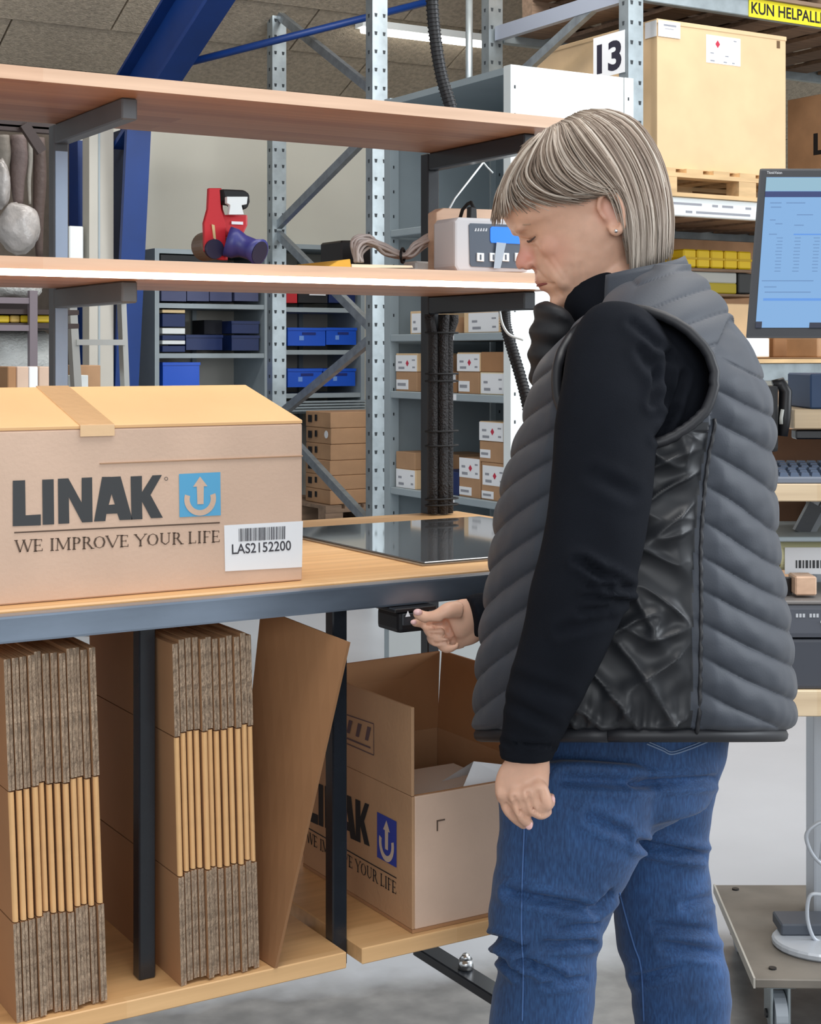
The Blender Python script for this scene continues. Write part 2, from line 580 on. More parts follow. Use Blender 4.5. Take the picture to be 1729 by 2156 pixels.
build('deck_rail', MB().box(.84, .92, 1.7, 1.73, SZ - .05, SZ - .0195), BLACKM, bench)
build('stretcher', MB().box(1.362, 1.398, 1.62, 2.26, .333, .350), BLACKM, bench, bevel=.002)
pb = at_z(984, 2004, .352)
bo = MB(); bo.cyl((1.385, 2.13, .351), (1.385, 2.13, .366), .013, .011, 14); bo.cyl((1.385, 2.13, .366), (1.385, 2.13, .374), .011, .005, 14)
build('bolt', bo, pmat('chrome', (220, 224, 228), .18, .9), bench, smooth=True)

# glass-topped weighing plate let into the right of the bench
pl = thing('weighing_plate', 'dark glossy weighing plate lying on the right half of the bench top', 'scale', (1.21, 1.9, TZ))
build('frame', MB().box(1.022, 1.405, 1.672, 2.118, TZ + .0003, TZ + .0015), pmat('brushed_frame', (150, 128, 104), .4, .3), pl)
build('glass', MB().box(1.030, 1.398, 1.680, 2.110, TZ + .0016, TZ + .004), pmat('smoked_glass', (104, 108, 112), .05, 0, spec=1.0, coat=1.0), pl, bevel=.0008)  # dark glass, base colour lightened in place of a grey reflection

# ------------------------------------------------------------------ carton on the bench
FB = 1.640


def fb(x, y, off=.0006):
    return at_b(x, y, FB - off)


cb_a0, cb_a1 = .17, at_b(637, 1225, FB).x
cb_b1 = FB + .308
cz0, cz1, czr = TZ + .0005, 1.268, 1.307
carton = thing('cardboard_carton', 'large brown carton with grey lettering and blue arrow logo on the bench top', 'carton', ((cb_a0 + cb_a1) / 2, FB + .15, cz0))
build('body', MB().box(cb_a0, cb_a1, FB, cb_b1, cz0, cz1), CARD, carton, bevel=.0016)
mid = (FB + cb_b1) / 2
TOPC = pmat('cardboard_top_led_tint', (226, 180, 128), .6, var=(6, .05))  # warm LED light on the top flaps put into their colour
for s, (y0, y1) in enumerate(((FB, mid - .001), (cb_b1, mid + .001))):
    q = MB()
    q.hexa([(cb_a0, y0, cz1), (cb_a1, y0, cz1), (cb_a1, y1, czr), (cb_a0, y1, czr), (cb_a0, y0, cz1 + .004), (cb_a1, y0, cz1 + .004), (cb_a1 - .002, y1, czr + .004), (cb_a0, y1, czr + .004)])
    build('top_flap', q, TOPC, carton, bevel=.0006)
for a0_, a1_ in ((cb_a1 - .1, cb_a1 - .001),):
    q = MB(); q.hexa([(a0_, FB + .012, cz1), (a1_, FB + .004, cz1 - .002), (a1_, cb_b1 - .004, cz1 - .002), (a0_, cb_b1 - .012, cz1), (a0_, FB + .03, cz1 + .004), (a1_, FB + .03, cz1 + .002), (a1_, cb_b1 - .03, cz1 + .002), (a0_, cb_b1 - .03, cz1 + .004)])
    build('inner_flap', q, CARDIN, carton)
# crease across the front
pa, pz = at_b(210, 976, FB), at_b(636, 966, FB)
build('crease', MB().box(pa.x, cb_a1, FB - .0012, FB + .001, pa.z - .0006, pa.z + .0006), pmat('cardboard_crease', (176, 140, 110), .8), carton)
# tape over the ridge and down the front
ta0, ta1 = at_b(168, 905, FB).x, at_b(240, 905, FB).x
TAPE = pmat('clear_packing_tape', (234, 194, 146), .1, spec=.9, coat=1.0, bump=(90, .05))
q = MB()
dz = .0048
q.hexa([(ta0, FB - .001, cz1 + .0035), (ta1, FB - .001, cz1 + .0035), (ta1, mid, czr + dz - .0005), (ta0, mid, czr + dz - .0005), (ta0, FB - .001, cz1 + dz), (ta1, FB - .001, cz1 + dz), (ta1, mid, czr + dz + .0006), (ta0, mid, czr + dz + .0006)])
q.box(ta0, ta1, FB - .0022, FB - .0008, cz1 - .008, cz1 + .0042)
build('packing_tape', q, TAPE, carton)

LINAK = [
    [(27, 1012), (53, 1011), (54, 1085), (86, 1083), (86, 1106), (27, 1108)],
    [(89, 1010), (113, 1009), (114, 1104), (90, 1105)],
    [(122, 1008), (144, 1007), (172, 1058), (172, 1006), (194, 1005), (195, 1099), (173, 1100), (145, 1047), (146, 1102), (123, 1103)],
    [(198, 1098), (215, 1004), (254, 1003), (279, 1094), (252, 1095), (247, 1081), (224, 1082), (222, 1097)],
    [(275, 1003), (299, 1002), (299, 1036), (321, 1001), (341, 1000), (317, 1042), (343, 1090), (318, 1091), (299, 1056), (300, 1093), (277, 1094)],
]
AHOLE = [(229, 1063), (235, 1040), (242, 1062)]


def logo_polys(u, v):
    """arrow and open ring glyph; u, v in 0..1 of the square, v down"""
    out = [[(.50, .08), (.68, .31), (.33, .31)], [(.42, .31), (.59, .31), (.58, .72), (.43, .72)]]
    cxx, cyy, R, r = .5, .60, .385, .255
    a0, a1 = math.radians(-18), math.radians(198)
    for i in range(24):
        t0, t1 = a0 + (a1 - a0) * i / 24, a0 + (a1 - a0) * (i + 1) / 24
        out.append([(cxx + R * math.cos(t0), cyy + R * math.sin(t0)), (cxx + R * math.cos(t1), cyy + R * math.sin(t1)),
                    (cxx + r * math.cos(t1), cyy + r * math.sin(t1)), (cxx + r * math.cos(t0), cyy + r * math.sin(t0))])
    return out


# serif capitals as strokes: (x0, y0, x1, y1, width) in a box of height 1, plus their advance
SER = {
    'W': (1.25, [(.06, 1, .36, 0, .13), (.36, 0, .62, .96, .06), (.62, .96, .9, 0, .13), (.9, 0, 1.19, 1, .06)]),
    'E': (.78, [(.2, 0, .2, 1, .15), (.2, .97, .66, .97, .06), (.2, .5, .54, .5, .06), (.2, .03, .7, .03, .06), (.66, .8, .66, 1, .05), (.7, 0, .7, .22, .05), (.54, .4, .54, .6, .05)]),
    'I': (.44, [(.22, 0, .22, 1, .15)]),
    'M': (1.2, [(.16, 0, .2, 1, .06), (.2, 1, .6, .06, .13), (.6, .06, .98, 1, .05), (1.0, 0, 1.0, 1, .14)]),
    'P': (.74, [(.2, 0, .2, 1, .15), (.2, .97, .5, .97, .06), (.5, .97, .64, .75, .14), (.64, .75, .5, .5, .14), (.5, .5, .2, .5, .06)]),
    'R': (.86, [(.2, 0, .2, 1, .15), (.2, .97, .5, .97, .06), (.5, .97, .62, .75, .14), (.62, .75, .5, .52, .14), (.5, .52, .2, .52, .06), (.44, .5, .8, 0, .13)]),
    'O': (1.0, [(.5, .99, .24, .87, .06), (.24, .87, .11, .5, .14), (.11, .5, .24, .13, .14), (.24, .13, .5, .01, .06), (.5, .01, .76, .13, .06), (.76, .13, .89, .5, .14), (.89, .5, .76, .87, .14), (.76, .87, .5, .99, .06)]),
    'V': (.98, [(.06, 1, .5, 0, .14), (.5, 0, .92, 1, .06)]),
    'Y': (.92, [(.06, 1, .46, .45, .13), (.46, .45, .86, 1, .06), (.46, 0, .46, .47, .14)]),
    'U': (.98, [(.2, 1, .2, .25, .14), (.2, .25, .5, .02, .1), (.5, .02, .78, .25, .07), (.78, .25, .78, 1, .06)]),
    'L': (.74, [(.2, 0, .2, 1, .15), (.2, .03, .66, .03, .06), (.66, 0, .66, .24, .05)]),
    'F': (.7, [(.2, 0, .2, 1, .15), (.2, .97, .64, .97, .06), (.2, .5, .52, .5, .06), (.64, .78, .64, 1, .05)]),
    ' ': (.42, []),
}
SERIFS = {'W': [(.06, 1), (.62, 1), (1.19, 1)], 'E': [(.2, 0), (.2, 1)], 'I': [(.22, 0), (.22, 1)], 'M': [(.14, 0), (.14, 1), (1.02, 0), (1.02, 1)], 'P': [(.2, 0), (.2, 1)],
          'R': [(.2, 0), (.2, 1), (.84, 0)], 'V': [(.06, 1), (.92, 1)], 'Y': [(.06, 1), (.86, 1), (.46, 0)], 'U': [(.2, 1), (.78, 1)], 'L': [(.2, 0), (.2, 1)], 'F': [(.2, 0), (.2, 1)]}


def serif_line(mb, text, fn, mi=0, wk=1.0):
    """fn(u, v): u 0..1 along the line, v 0..1 up the capital height"""
    adv = sum(SER[c][0] for c in text)
    x = 0.0
    for c in text:
        w, st = SER[c]
        strokes = list(st) + [(sx - .13, sy, sx + .13, sy, .07) for sx, sy in SERIFS.get(c, [])]
        for x0, y0, x1, y1, k in strokes:
            d = Vector((x1 - x0, y1 - y0)); n = Vector((-d.y, d.x)).normalized() * k * wk / 2
            pts = [(x0 + n.x, y0 + n.y), (x1 + n.x, y1 + n.y), (x1 - n.x, y1 - n.y), (x0 - n.x, y0 - n.y)]
            mb.flat([fn((x + px) / adv, py) for px, py in pts], mi)
        x += w
    return mb


def bil(c, u, v):
    """bilinear in four corners: tl, tr, br, bl; v down"""
    p = c[0].lerp(c[1], u)
    q_ = c[3].lerp(c[2], u)
    return p.lerp(q_, v)


q = MB()
for k, poly in enumerate(LINAK):
    if k == 3:
        o_, h = poly, AHOLE           # A with its counter: stitched outline
        ring = [o_[1], o_[2], o_[3], o_[4], o_[5], (241.8, 1062), h[1], h[0], o_[6], o_[7], o_[0]]
        q.flat([fb(*p) for p in [o_[1], (235, 1004), h[1], h[0], o_[6], o_[7], o_[0]]])
        q.flat([fb(*p) for p in [(235, 1004), o_[2], o_[3], o_[4], o_[5], h[2], h[1]]])
        q.flat([fb(*p) for p in [h[0], h[2], o_[5], o_[6]]])
    else:
        q.flat([fb(*p) for p in poly])
for t in range(10):
    a0_, a1_ = t * .628, (t + 1) * .628
    q.flat([fb(350 + 4 * math.cos(a0_), 1008 + 4 * math.sin(a0_)), fb(350 + 4 * math.cos(a1_), 1008 + 4 * math.sin(a1_)), fb(350 + 2.8 * math.cos(a1_), 1008 + 2.8 * math.sin(a1_)), fb(350 + 2.8 * math.cos(a0_), 1008 + 2.8 * math.sin(a0_))])
build('lettering', q, INK, carton, recalc=False)
sq = [fb(377, 998), fb(464, 994), fb(465, 1085), fb(378, 1089)]
lg = build('logo', MB().flat(sq), SKYBL, carton, recalc=False)
q = MB()
for poly in logo_polys(0, 0):
    q.flat([bil(sq, u, v) + Vector((0, -.0004, 0)) for u, v in poly])
build('logo_arrow', q, CARD, lg, recalc=False)
q = MB()
q.flat([fb(30, 1120), fb(463, 1099), fb(463, 1102), fb(30, 1123)])
c4 = [fb(32, 1138), fb(464, 1117), fb(464, 1141), fb(32, 1163)]
serif_line(q, 'WE IMPROVE YOUR LIFE', lambda u, v: bil(c4, u, 1 - v), wk=1.0)
build('slogan', q, INKB, carton, recalc=False)
lc = [fb(472, 1106, .0008), fb(638, 1097, .0008), fb(636, 1194, .0008), fb(474, 1203, .0008)]
lb_ = build('address_label', MB().flat(lc), WHITEP, carton, recalc=False)
q = MB()
x = .18
rnd = random.Random(3)
while x < .76:
    w = rnd.choice((.006, .009, .014))
    q.flat([bil(lc, x, .09) + Vector((0, -.0004, 0)), bil(lc, x + w, .09) + Vector((0, -.0004, 0)), bil(lc, x + w, .37) + Vector((0, -.0004, 0)), bil(lc, x, .37) + Vector((0, -.0004, 0))])
    x += w + rnd.choice((.006, .009, .012))
o0 = bil(lc, .09, .64) + Vector((0, -.0004, 0))
put_text(q, 'LAS2152200', o0, bil(lc, .85, .62) + Vector((0, -.0004, 0)) - o0, bil(lc, .09, .42) + Vector((0, -.0004, 0)) - o0, bold=.012)
build('label_print', q, pmat('label_ink', (70, 70, 76), .8), lb_, recalc=False)

# ------------------------------------------------------------------ flattened cartons on the lower deck
def flat_carton(name, label, group, w, zl, zu, ztop, depth, a, b, lean=0.0):
    """one folded-flat carton on edge: middle panel with a rounded fold, slotted flaps above and below"""
    t = thing(name, label, 'flat carton', (a, b, SZ), 0, group)
    q = MB()
    n = 6
    prof = [(w / 2 * math.cos(k) + w / 2, w / 2 - w / 2 * math.sin(k)) for k in [math.pi * i / n for i in range(n, -1, -1)]]
    prof = [(.1 * w + .8 * u, v) for u, v in prof]
    prof = [(.1 * w, depth)] + prof + [(.9 * w, depth)]
    q.prism(prof, lambda u, v, z: (u + lean * z, v, z), zl - SZ, zu - SZ)
    q.m = [0 if 3 <= i <= n + 2 else 1 for i in range(len(q.f))]      # fold pale, flat sides plain
    body = build('folded_panel', q, [CFOLD, CARDIN], t, local=True, smooth=False)
    for z0, z1 in ((0.0003, zl - SZ - .0015), (zu - SZ + .0015, ztop - SZ)):
        for k in (0, 1):
            q = MB()
            x0 = k * (w / 2) + .0004
            x1 = x0 + w / 2 - .0007
            j = .001 * k
            q.hexa([(x0 + lean * z0, j, z0), (x1 + lean * z0, j, z0), (x1 + lean * z0, depth, z0), (x0 + lean * z0, depth, z0),
                    (x0 + lean * z1, j, z1), (x1 + lean * z1, j, z1), (x1 + lean * z1, depth, z1), (x0 + lean * z1, depth, z1)], 0)
            q.m[-4] = 1          # front cut edge
            build('flap', q, [CARDIN, CEDGE], t, local=True, recalc=False)
    return t


ORD = ['first ', 'second ', 'third ', 'fourth ', 'fifth ', 'sixth ', 'seventh ', 'eighth ', 'ninth ', 'tenth ', 'eleventh ', 'twelfth ']


def bundle(label, group, n, a0, w, zl, zu, ztop, depth, lean, seed, jit=.0035):
    r = random.Random(seed)
    first = flat_carton('flat_carton', ORD[0] + label, group, w * .93, zl, zu, ztop, depth, a0, BF + .006, lean)
    for i in range(1, n):
        dup(first, (w * i, r.uniform(-jit * .4, jit), r.uniform(0, .005)), label=ORD[i] + label)
        # small differences in how far each carton was pushed up
    return first


bundle('flattened carton from the left in the bundle left of the thick black leg', 'bundle of flat cartons left of the leg',
       12, .482, .0083, .762, .897, 1.035, .27, -.036, 4, .005)
bundle('flattened carton from the left in the bundle beside the leaning sheet', 'bundle of flat cartons right of the leg',
       12, .6645, .0081, .778, .930, 1.033, .27, -.028, 5)

# leaning cardboard sheet beside the second bundle
def sheet(name, pts, th, mats, parent=None, sub=8):
    """thin, slightly twisted panel over four corners"""
    a_, b_, c_, d_ = [Vector(p) for p in pts]
    n = (b_ - a_).cross(d_ - a_).normalized() * th
    q = MB()
    g = [[(a_.lerp(b_, i / sub)).lerp(d_.lerp(c_, i / sub), j / sub) for i in range(sub + 1)] for j in range(sub + 1)]
    m = sub + 1
    v = [p for r_ in g for p in r_] + [p + n for r_ in g for p in r_]
    f = []
    for j in range(sub):
        for i in range(sub):
            k = j * m + i
            f += [(k, k + 1, k + m + 1, k + m), (m * m + k, m * m + k + m, m * m + k + m + 1, m * m + k + 1)]
    rim = [i for i in range(m)] + [j * m + sub for j in range(1, m)] + [sub * m + i for i in range(sub - 1, -1, -1)] + [j * m for j in range(sub - 1, 0, -1)]
    f += [(rim[i], rim[(i + 1) % len(rim)], m * m + rim[(i + 1) % len(rim)], m * m + rim[i]) for i in range(len(rim))]
    return build(name, q.add(v, f), mats, parent)


ls = thing('cardboard_sheet', 'shade-darkened brown cardboard panel leaning against the inner side of the thin right leg', 'cardboard', (.80, 1.62, SZ))
sheet('panel', [(.7745, 1.586, SZ + .001), (.766, 1.70, SZ + .001), (.808, 1.692, 1.046), (.862, 1.574, 1.019)], .0035, pmat('cardboard_shade_brown', (150, 108, 72), .75, var=(8, .1)), ls)  # shadow on the leaning panel put into a darker base colour
sheet('side_panel', [(.808, 1.694, 1.047), (.700, 1.862, 1.047), (.702, 1.866, 1.0405), (.805, 1.700, 1.0405)], .0035, CARDIN, ls)
q = MB(); pq = [Vector((.7745, 1.586, SZ)), Vector((.862, 1.574, 1.019))]

# ------------------------------------------------------------------ open carton under the bench
oa0, oa1, ob0, ob1 = .962, 1.178, 1.597, 1.883
oz0, oz1, ozf = SZ + .0005, .82, .927
T = .004
oc = thing('open_carton', 'open brown carton with raised flaps standing on the lower deck', 'carton', (1.07, 1.74, oz0))
build('bottom', MB().box(oa0, oa1, ob0, ob1, oz0, oz0 + T), CARDIN, oc)
build('side_panel', MB().box(oa0, oa0 + T, ob0, ob1, oz0 + T, oz1), CARDD, oc, bevel=.0008)
build('side_panel', MB().box(oa1 - T, oa1, ob0, ob1, oz0 + T, oz1), CARDD, oc, bevel=.0008)
build('front_panel', MB().box(oa0 + T, oa1 - T, ob0, ob0 + T, oz0 + T, oz1), CARD, oc, bevel=.0008)
build('rear_panel', MB().box(oa0 + T, oa1 - T, ob1 - T, ob1, oz0 + T, oz1), CARDD, oc, bevel=.0008)
build('flap', MB().box(oa0, oa0 + T, ob0 + .001, ob1 - .004, oz1 + .0005, ozf), CARDD, oc, bevel=.0008)
q = MB(); q.hexa([(oa1 - T, ob0 + .004, oz1), (oa1, ob0 + .004, oz1), (oa1, ob1 - .002, oz1), (oa1 - T, ob1 - .002, oz1), (oa1 + .004, ob0 + .004, ozf), (oa1 + .008, ob0 + .004, ozf), (oa1 + .008, ob1 - .002, ozf), (oa1 + .004, ob1 - .002, ozf)])
build('flap', q, CARDIN, oc)
q = MB(); q.hexa([(oa0 + .006, ob1 - T, oz1), (oa1 - .004, ob1 - T, oz1), (oa1 - .004, ob1, oz1), (oa0 + .006, ob1, oz1), (oa0 + .006, ob1 - .016, ozf), (oa1 + .001, ob1 - .002, ozf), (oa1 + .001, ob1 + .002, ozf), (oa0 + .006, ob1 - .012, ozf)])
build('flap', q, CARDIN, oc)
q = MB(); q.hexa([(oa0 + .004, ob0 + .005, oz1 - .075), (oa1 - .004, ob0 + .005, oz1 - .075), (oa1 - .004, ob0 + .008, oz1 - .075), (oa0 + .004, ob0 + .008, oz1 - .075), (oa0 + .004, ob0 + .0045, oz1 + .0004), (oa1 - .004, ob0 + .0045, oz1 + .0004), (oa1 - .004, ob0 + .0075, oz1 + .0004), (oa0 + .004, ob0 + .0075, oz1 + .0004)])
build('flap', q, CARDIN, oc)
LFA = oa0 - .0006


def la_(x, y):
    return at_a(x, y, LFA)


# print on the left face: b runs backwards, so letters read from the rear to the front
bA, bB = ob0 + .036, ob1 - .012
def lface(u, v):
    """u along the face from rear to front 0..1, v up in metres from the deck"""
    return Vector((LFA, bB + (bA - bB) * u, oz0 + v))
q = MB()
x0_, x1_, y0_, y1_ = 27.0, 465.0, 1108.0, 1002.0
def lmap(x, y):
    return lface((x - x0_) / (x1_ - x0_), .066 + (y0_ - y) * .00058)
for k, poly in enumerate(LINAK):
    if k == 3:
        o_, h = poly, AHOLE
        q.flat([lmap(*p) for p in [o_[1], (235, 1004), h[1], h[0], o_[6], o_[7], o_[0]]])
        q.flat([lmap(*p) for p in [(235, 1004), o_[2], o_[3], o_[4], o_[5], h[2], h[1]]])
        q.flat([lmap(*p) for p in [h[0], h[2], o_[5], o_[6]]])
    else:
        q.flat([lmap(*p) for p in poly])
q.flat([lface(0, .055), lface(1, .055), lface(1, .0565), lface(0, .0565)])
serif_line(q, 'WE IMPROVE YOUR LIFE', lambda u, v: lface(u, .036 + v * .0145))
build('lettering', q, INKBL, oc, recalc=False)
sq2 = [lface(.80, .1245), lface(1.0, .1245), lface(1.0, .0685), lface(.80, .0685)]
lg2 = build('logo', MB().flat(sq2), DKBL, oc, recalc=False)
q = MB()
for poly in logo_polys(0, 0):
    q.flat([bil(sq2, u, v) + Vector((-.0004, 0, 0)) for u, v in poly])
build('logo_arrow', q, pmat('pale_print', (196, 176, 160), .8), lg2, recalc=False)
# handling symbols near the top of the same face
q = MB()
c5 = [at_a(722, 1502, LFA), at_a(787, 1524, LFA), at_a(787, 1590, LFA), at_a(722, 1562, LFA)]
def ln(p0, p1, w):
    d = (p1 - p0).normalized(); n = Vector((0, -d.z, d.y)) * w / 2
    q.flat([p0 + n, p1 + n, p1 - n, p0 - n])
for i in range(4):
    ln(c5[i], c5[(i + 1) % 4], .0014)
for u in (.12, .42, .72):
    q.flat([bil(c5, u, .62), bil(c5, u + .1, .62), bil(c5, u + .2, .15), bil(c5, u + .08, .15)])
q.flat([bil(c5, .1, .78), bil(c5, .9, .78), bil(c5, .9, .84), bil(c5, .1, .84)])
build('handling_symbols', q, pmat('violet_grey_print', (96, 74, 78), .8), oc, recalc=False)
q = MB()
e0 = at_b(920, 1750, ob0 - .0006); e1 = at_b(920, 1730, ob0 - .0006); e2 = at_b(937, 1727, ob0 - .0006)
q.box(e0.x, e0.x + .0016, ob0 - .0008, ob0 - .0001, e0.z, e1.z)
q.box(e0.x, e2.x, ob0 - .0008, ob0 - .0001, e1.z, e1.z + .0016)
build('corner_mark', q, INKB, oc, recalc=False)
# lettering on the inside of the far flap
q = MB()
put_text(q, 'LINAK', (oa1 + .0008, 1.70, .80), (0, .0, .075), (0, -.022, 0), bold=.01)
build('inner_print', q, INKBL, oc, recalc=False)
pp = thing('packing_paper', 'crumpled white paper poking out of the open carton', 'paper', (1.10, 1.66, SZ + .1))
q = MB()
r = random.Random(2)
q.add([(1.058, 1.640, .80), (1.150, 1.612, .80), (1.150, 1.622, .826), (1.112, 1.630, .832), (1.078, 1.640, .838), (1.068, 1.70, .80), (1.15, 1.69, .81)], [(0, 1, 2, 3, 4), (4, 3, 6, 5), (3, 2, 6)])
q.box(1.02, 1.15, 1.61, 1.80, oz0 + T + .001, .79)
build('paper_wad', q, WHITEP, pp)

# desk control handset under the front rail
hs = thing('desk_control', 'small black control panel with arrow buttons below the front rail', 'controller', (1.04, 1.6, 1.03))
h0, h1 = at_b(836, 1300, 1.578).x, at_b(908, 1300, 1.578).x
build('bracket', MB().box(h0 - .006, h1 + .004, 1.572, 1.63, 1.0465, 1.0515), BLACKP, hs, bevel=.001)
build('housing', MB().box(h0, h1 - .006, 1.574, 1.625, 1.022, 1.0460), BLACKP, hs, bevel=.005, seg=2)
build('button_panel', MB().box(h0 + .004, h1 - .012, 1.5715, 1.5745, 1.031, 1.0455), pmat('dark_button', (48, 50, 54), .4), hs, bevel=.0012)
tr = at_b(859, 1293, 1.571)
build('arrow_symbol', MB().add([(tr.x - .0035, 1.571, tr.z - .003), (tr.x + .0035, 1.571, tr.z - .003), (tr.x, 1.571, tr.z + .004)], [(0, 1, 2)]), WHITEP, hs, recalc=False)
# ------------------------------------------------------------------ things on the lower shelf (top at z 1.467)
S1 = 1.4692


def px(mb, poly, b0, b1, mi=0):
    """polygon traced in the plane b0, extruded back to b1"""
    pts = [at_b(x, y, b0) for x, y in poly]
    for p in pts:
        p.z = max(p.z, S1 + .0002)
    n = len(pts)
    v = pts + [Vector((p.x, b1, p.z)) for p in pts]
    f = [tuple(range(n)), tuple(reversed(range(n, 2 * n)))] + [(i, n + i, n + (i + 1) % n, (i + 1) % n) for i in range(n)]
    return mb.add(v, f, mi)


# tape gun
tg = thing('tape_dispenser', 'red hand-held tape dispenser with violet-blue handle on the lower shelf', 'tape dispenser', (at_b(480, 555, 1.98).x, 1.98, S1))
plate = [(440, 396), (463, 396), (466, 440), (476, 470), (476, 548), (463, 547), (432, 528), (430, 470), (438, 440)]
build('side_plate', px(MB(), plate, 1.955, 1.962), RED, tg, bevel=.0008)
build('side_plate', px(MB(), [(x + 4, y) for x, y in plate], 2.0, 2.006), RED, tg, bevel=.0008)
build('spine', px(MB(), [(464, 452), (522, 452), (522, 474), (514, 492), (476, 500), (470, 470)], 1.9625, 1.9995), RED, tg, bevel=.003, seg=2)
c0 = at_b(494, 418, 1.95); c1 = Vector((c0.x, 2.0, c0.z))
build('brush_roller', px(MB(), [(468, 398), (515, 400), (526, 408), (527, 425), (522, 438), (512, 442), (508, 428), (474, 424)], 1.958, 2.004), BLACKR, tg, bevel=.002)
build('blade_guard', px(MB(), [(478, 414), (522, 414), (520, 430), (509, 432), (514, 452), (482, 452), (485, 432), (478, 428)], 1.950, 1.9575), WHITEM, tg, bevel=.0006)
build('maker_label', px(MB(), [(488, 466), (512, 467), (512, 473), (488, 472)], 1.9605, 1.9622), WHITEP, tg)
hd0, hd1, hd2 = at_b(478, 508, 1.95), at_b(512, 518, 1.94), at_b(546, 531, 1.915)
build('handle', MB().tube([hd0, hd0.lerp(hd1, .5), hd1, hd1.lerp(hd2, .6), hd2], [.021, .0205, .0155, .0150, .0185], 20), NAVY, tg, smooth=True)
hd = (hd2 - hd1).normalized()
build('handle_end', MB().tube([hd2 - hd * .001, hd2 + hd * .0012], [.0150, .0155], 20), pmat('dark_hollow', (14, 14, 48), .6), tg, smooth=False)
rr = at_b(436, 525, 1.963)
build('tape_roll', MB().cyl((rr.x + .012, 1.963, rr.z + .006), (rr.x + .012, 1.999, rr.z + .006), .0200, n=28), pmat('tape_core', (120, 106, 92), .4), tg)
build('hub', MB().cyl((rr.x + .006, 1.950, rr.z), (rr.x + .006, 1.9549, rr.z), .0135, n=20), pmat('dark_hub', (34, 30, 60), .4), tg)
sl0 = at_b(456, 500, 1.9535)
build('side_slot', px(MB(), [(446, 472), (452, 474), (455, 505), (450, 502)], 1.9535, 1.9549), pmat('slot_cream', (206, 178, 130), .6), tg)

# envelope, papers, cable coil, power brick
en = build('padded_envelope', px(MB(), [(682, 571), (712, 549), (738, 545), (741, 571)], 1.955, 2.12), pmat('yellow_envelope', (232, 178, 62), .7), bevel=.001)
tag(en, 'yellow padded envelope lying on the lower shelf beside the papers', 'envelope')
for k, (y0, y1, lab) in enumerate(((564, 571, 'bottom white paper pad of the pile under the grey cables'), (556, 563.6, 'top cream paper pad of the pile under the grey cables'))):
    p_ = build('paper_pad', px(MB(), [(741, y0), (868, y0 + 3), (870, y1), (741, y1)], 1.95 + k * .004, 2.10), WHITEP if k == 0 else pmat('cream_paper', (240, 226, 196), .7))
    tag(p_, lab, 'paper pad', 'paper pads on the lower shelf')
ck = thing('cable_coil', 'bundle of grey cable tied with black strap on the lower shelf', 'cable', (at_b(830, 540, 2.03).x, 2.03, S1 + .02))
r = random.Random(11)
for k in range(12):
    o1, o2 = r.uniform(-15, 15), r.uniform(-12, 12)
    pts = [(755 + o1 * .6, 552, 2.00), (752 + o2, 522 + o2, 2.01), (772 + o1, 507 + o2, 2.02), (810, 524 + o1 * .8, 2.03), (850, 538 + o2 * .5, 2.03), (872, 524 + o1, 2.03), (900, 506 + o2, 2.04), (922, 503 + o1, 2.05)]
    P = [at_b(x, y, b + k * .003) for x, y, b in [tuple(p) for p in catmull(pts, 4)]]
    build('cable_strand', MB().tube(P, .0024, 6), pmat('grey_cable', (198, 186, 180), .6), ck, smooth=True)
pts = [at_b(848 + 4 * math.cos(t), 538 + 15 * math.sin(t), 2.03 + .024 * math.cos(t)) for t in [i * .45 for i in range(15)]]
build('strap', MB().tube(pts, .0022, 6), BLACKR, ck, smooth=True)
pbk = build('power_adapter', px(MB(), [(718, 506), (782, 506), (784, 571), (718, 571)], 2.13, 2.20), BLACKP, bevel=.003)
tag(pbk, 'black power adapter block at the back of the lower shelf behind the cables', 'power adapter')
wp = build('power_strip', px(MB(), [(876, 549), (936, 553), (936, 571), (876, 571)], 2.07, 2.11), WHITEM, bevel=.003)
tag(wp, 'small white plug strip on the lower shelf beside the grey cable bundle', 'power strip')

# weighing indicator and the board behind it
wd = build('backing_board', px(MB(), [(919, 447), (934, 438), (1065, 442), (1065, 572), (919, 572)], 2.02, 2.045), BEECHF, bevel=.001)
tag(wd, 'upright beech board standing behind the weighing display', 'board')
sd = thing('weighing_display', 'grey weighing display with blue screen standing on the lower shelf', 'display', (at_b(1030, 570, 1.95).x, 1.96, S1))
DB = 1.925
build('housing', px(MB(), [(958, 466), (966, 457), (1112, 463), (1112, 573), (964, 572), (958, 560)], DB, 1.985), pmat('light_grey_plastic', (206, 204, 206), .5), sd, bevel=.004, seg=2)
build('front_panel', px(MB(), [(991, 470), (1106, 474), (1106, 566), (993, 561), (990, 556), (988, 474)], DB - .0012, DB + .001), pmat('slate_panel', (78, 88, 102), .4), sd)
build('screen', px(MB(), [(1036, 477), (1104, 480), (1104, 514), (1035, 511), (1033, 506), (1033, 481)], DB - .0022, DB), pmat('blue_lcd', (46, 120, 240), .25, emit=((40, 120, 250), .55)), sd)
for x0 in (1005, 1032, 1058, 1085):
    bt = build('button', px(MB(), [(x0, 532), (x0 + 15, 533), (x0 + 15, 551), (x0, 550)], DB - .003, DB), WHITEM, sd, bevel=.0006)
    build('button_symbol', px(MB(), [(x0 + 6, 536), (x0 + 9, 536), (x0 + 9, 547), (x0 + 6, 547)], DB - .0034, DB - .0029), pmat('slate_panel', (78, 88, 102)), bt)
q = MB()
tx0 = at_b(999, 487, DB - .0016)
for i in range(5):
    x0 = 999 + i * 5.6
    q.add([at_b(x0, 487, DB - .0016), at_b(x0 + 4, 487, DB - .0016), at_b(x0 + 5, 481, DB - .0016), at_b(x0 + 2.5, 480, DB - .0016)], [(0, 1, 2, 3)])
build('maker_mark', q, pmat('pale_mark', (196, 200, 206), .6), sd, recalc=False)
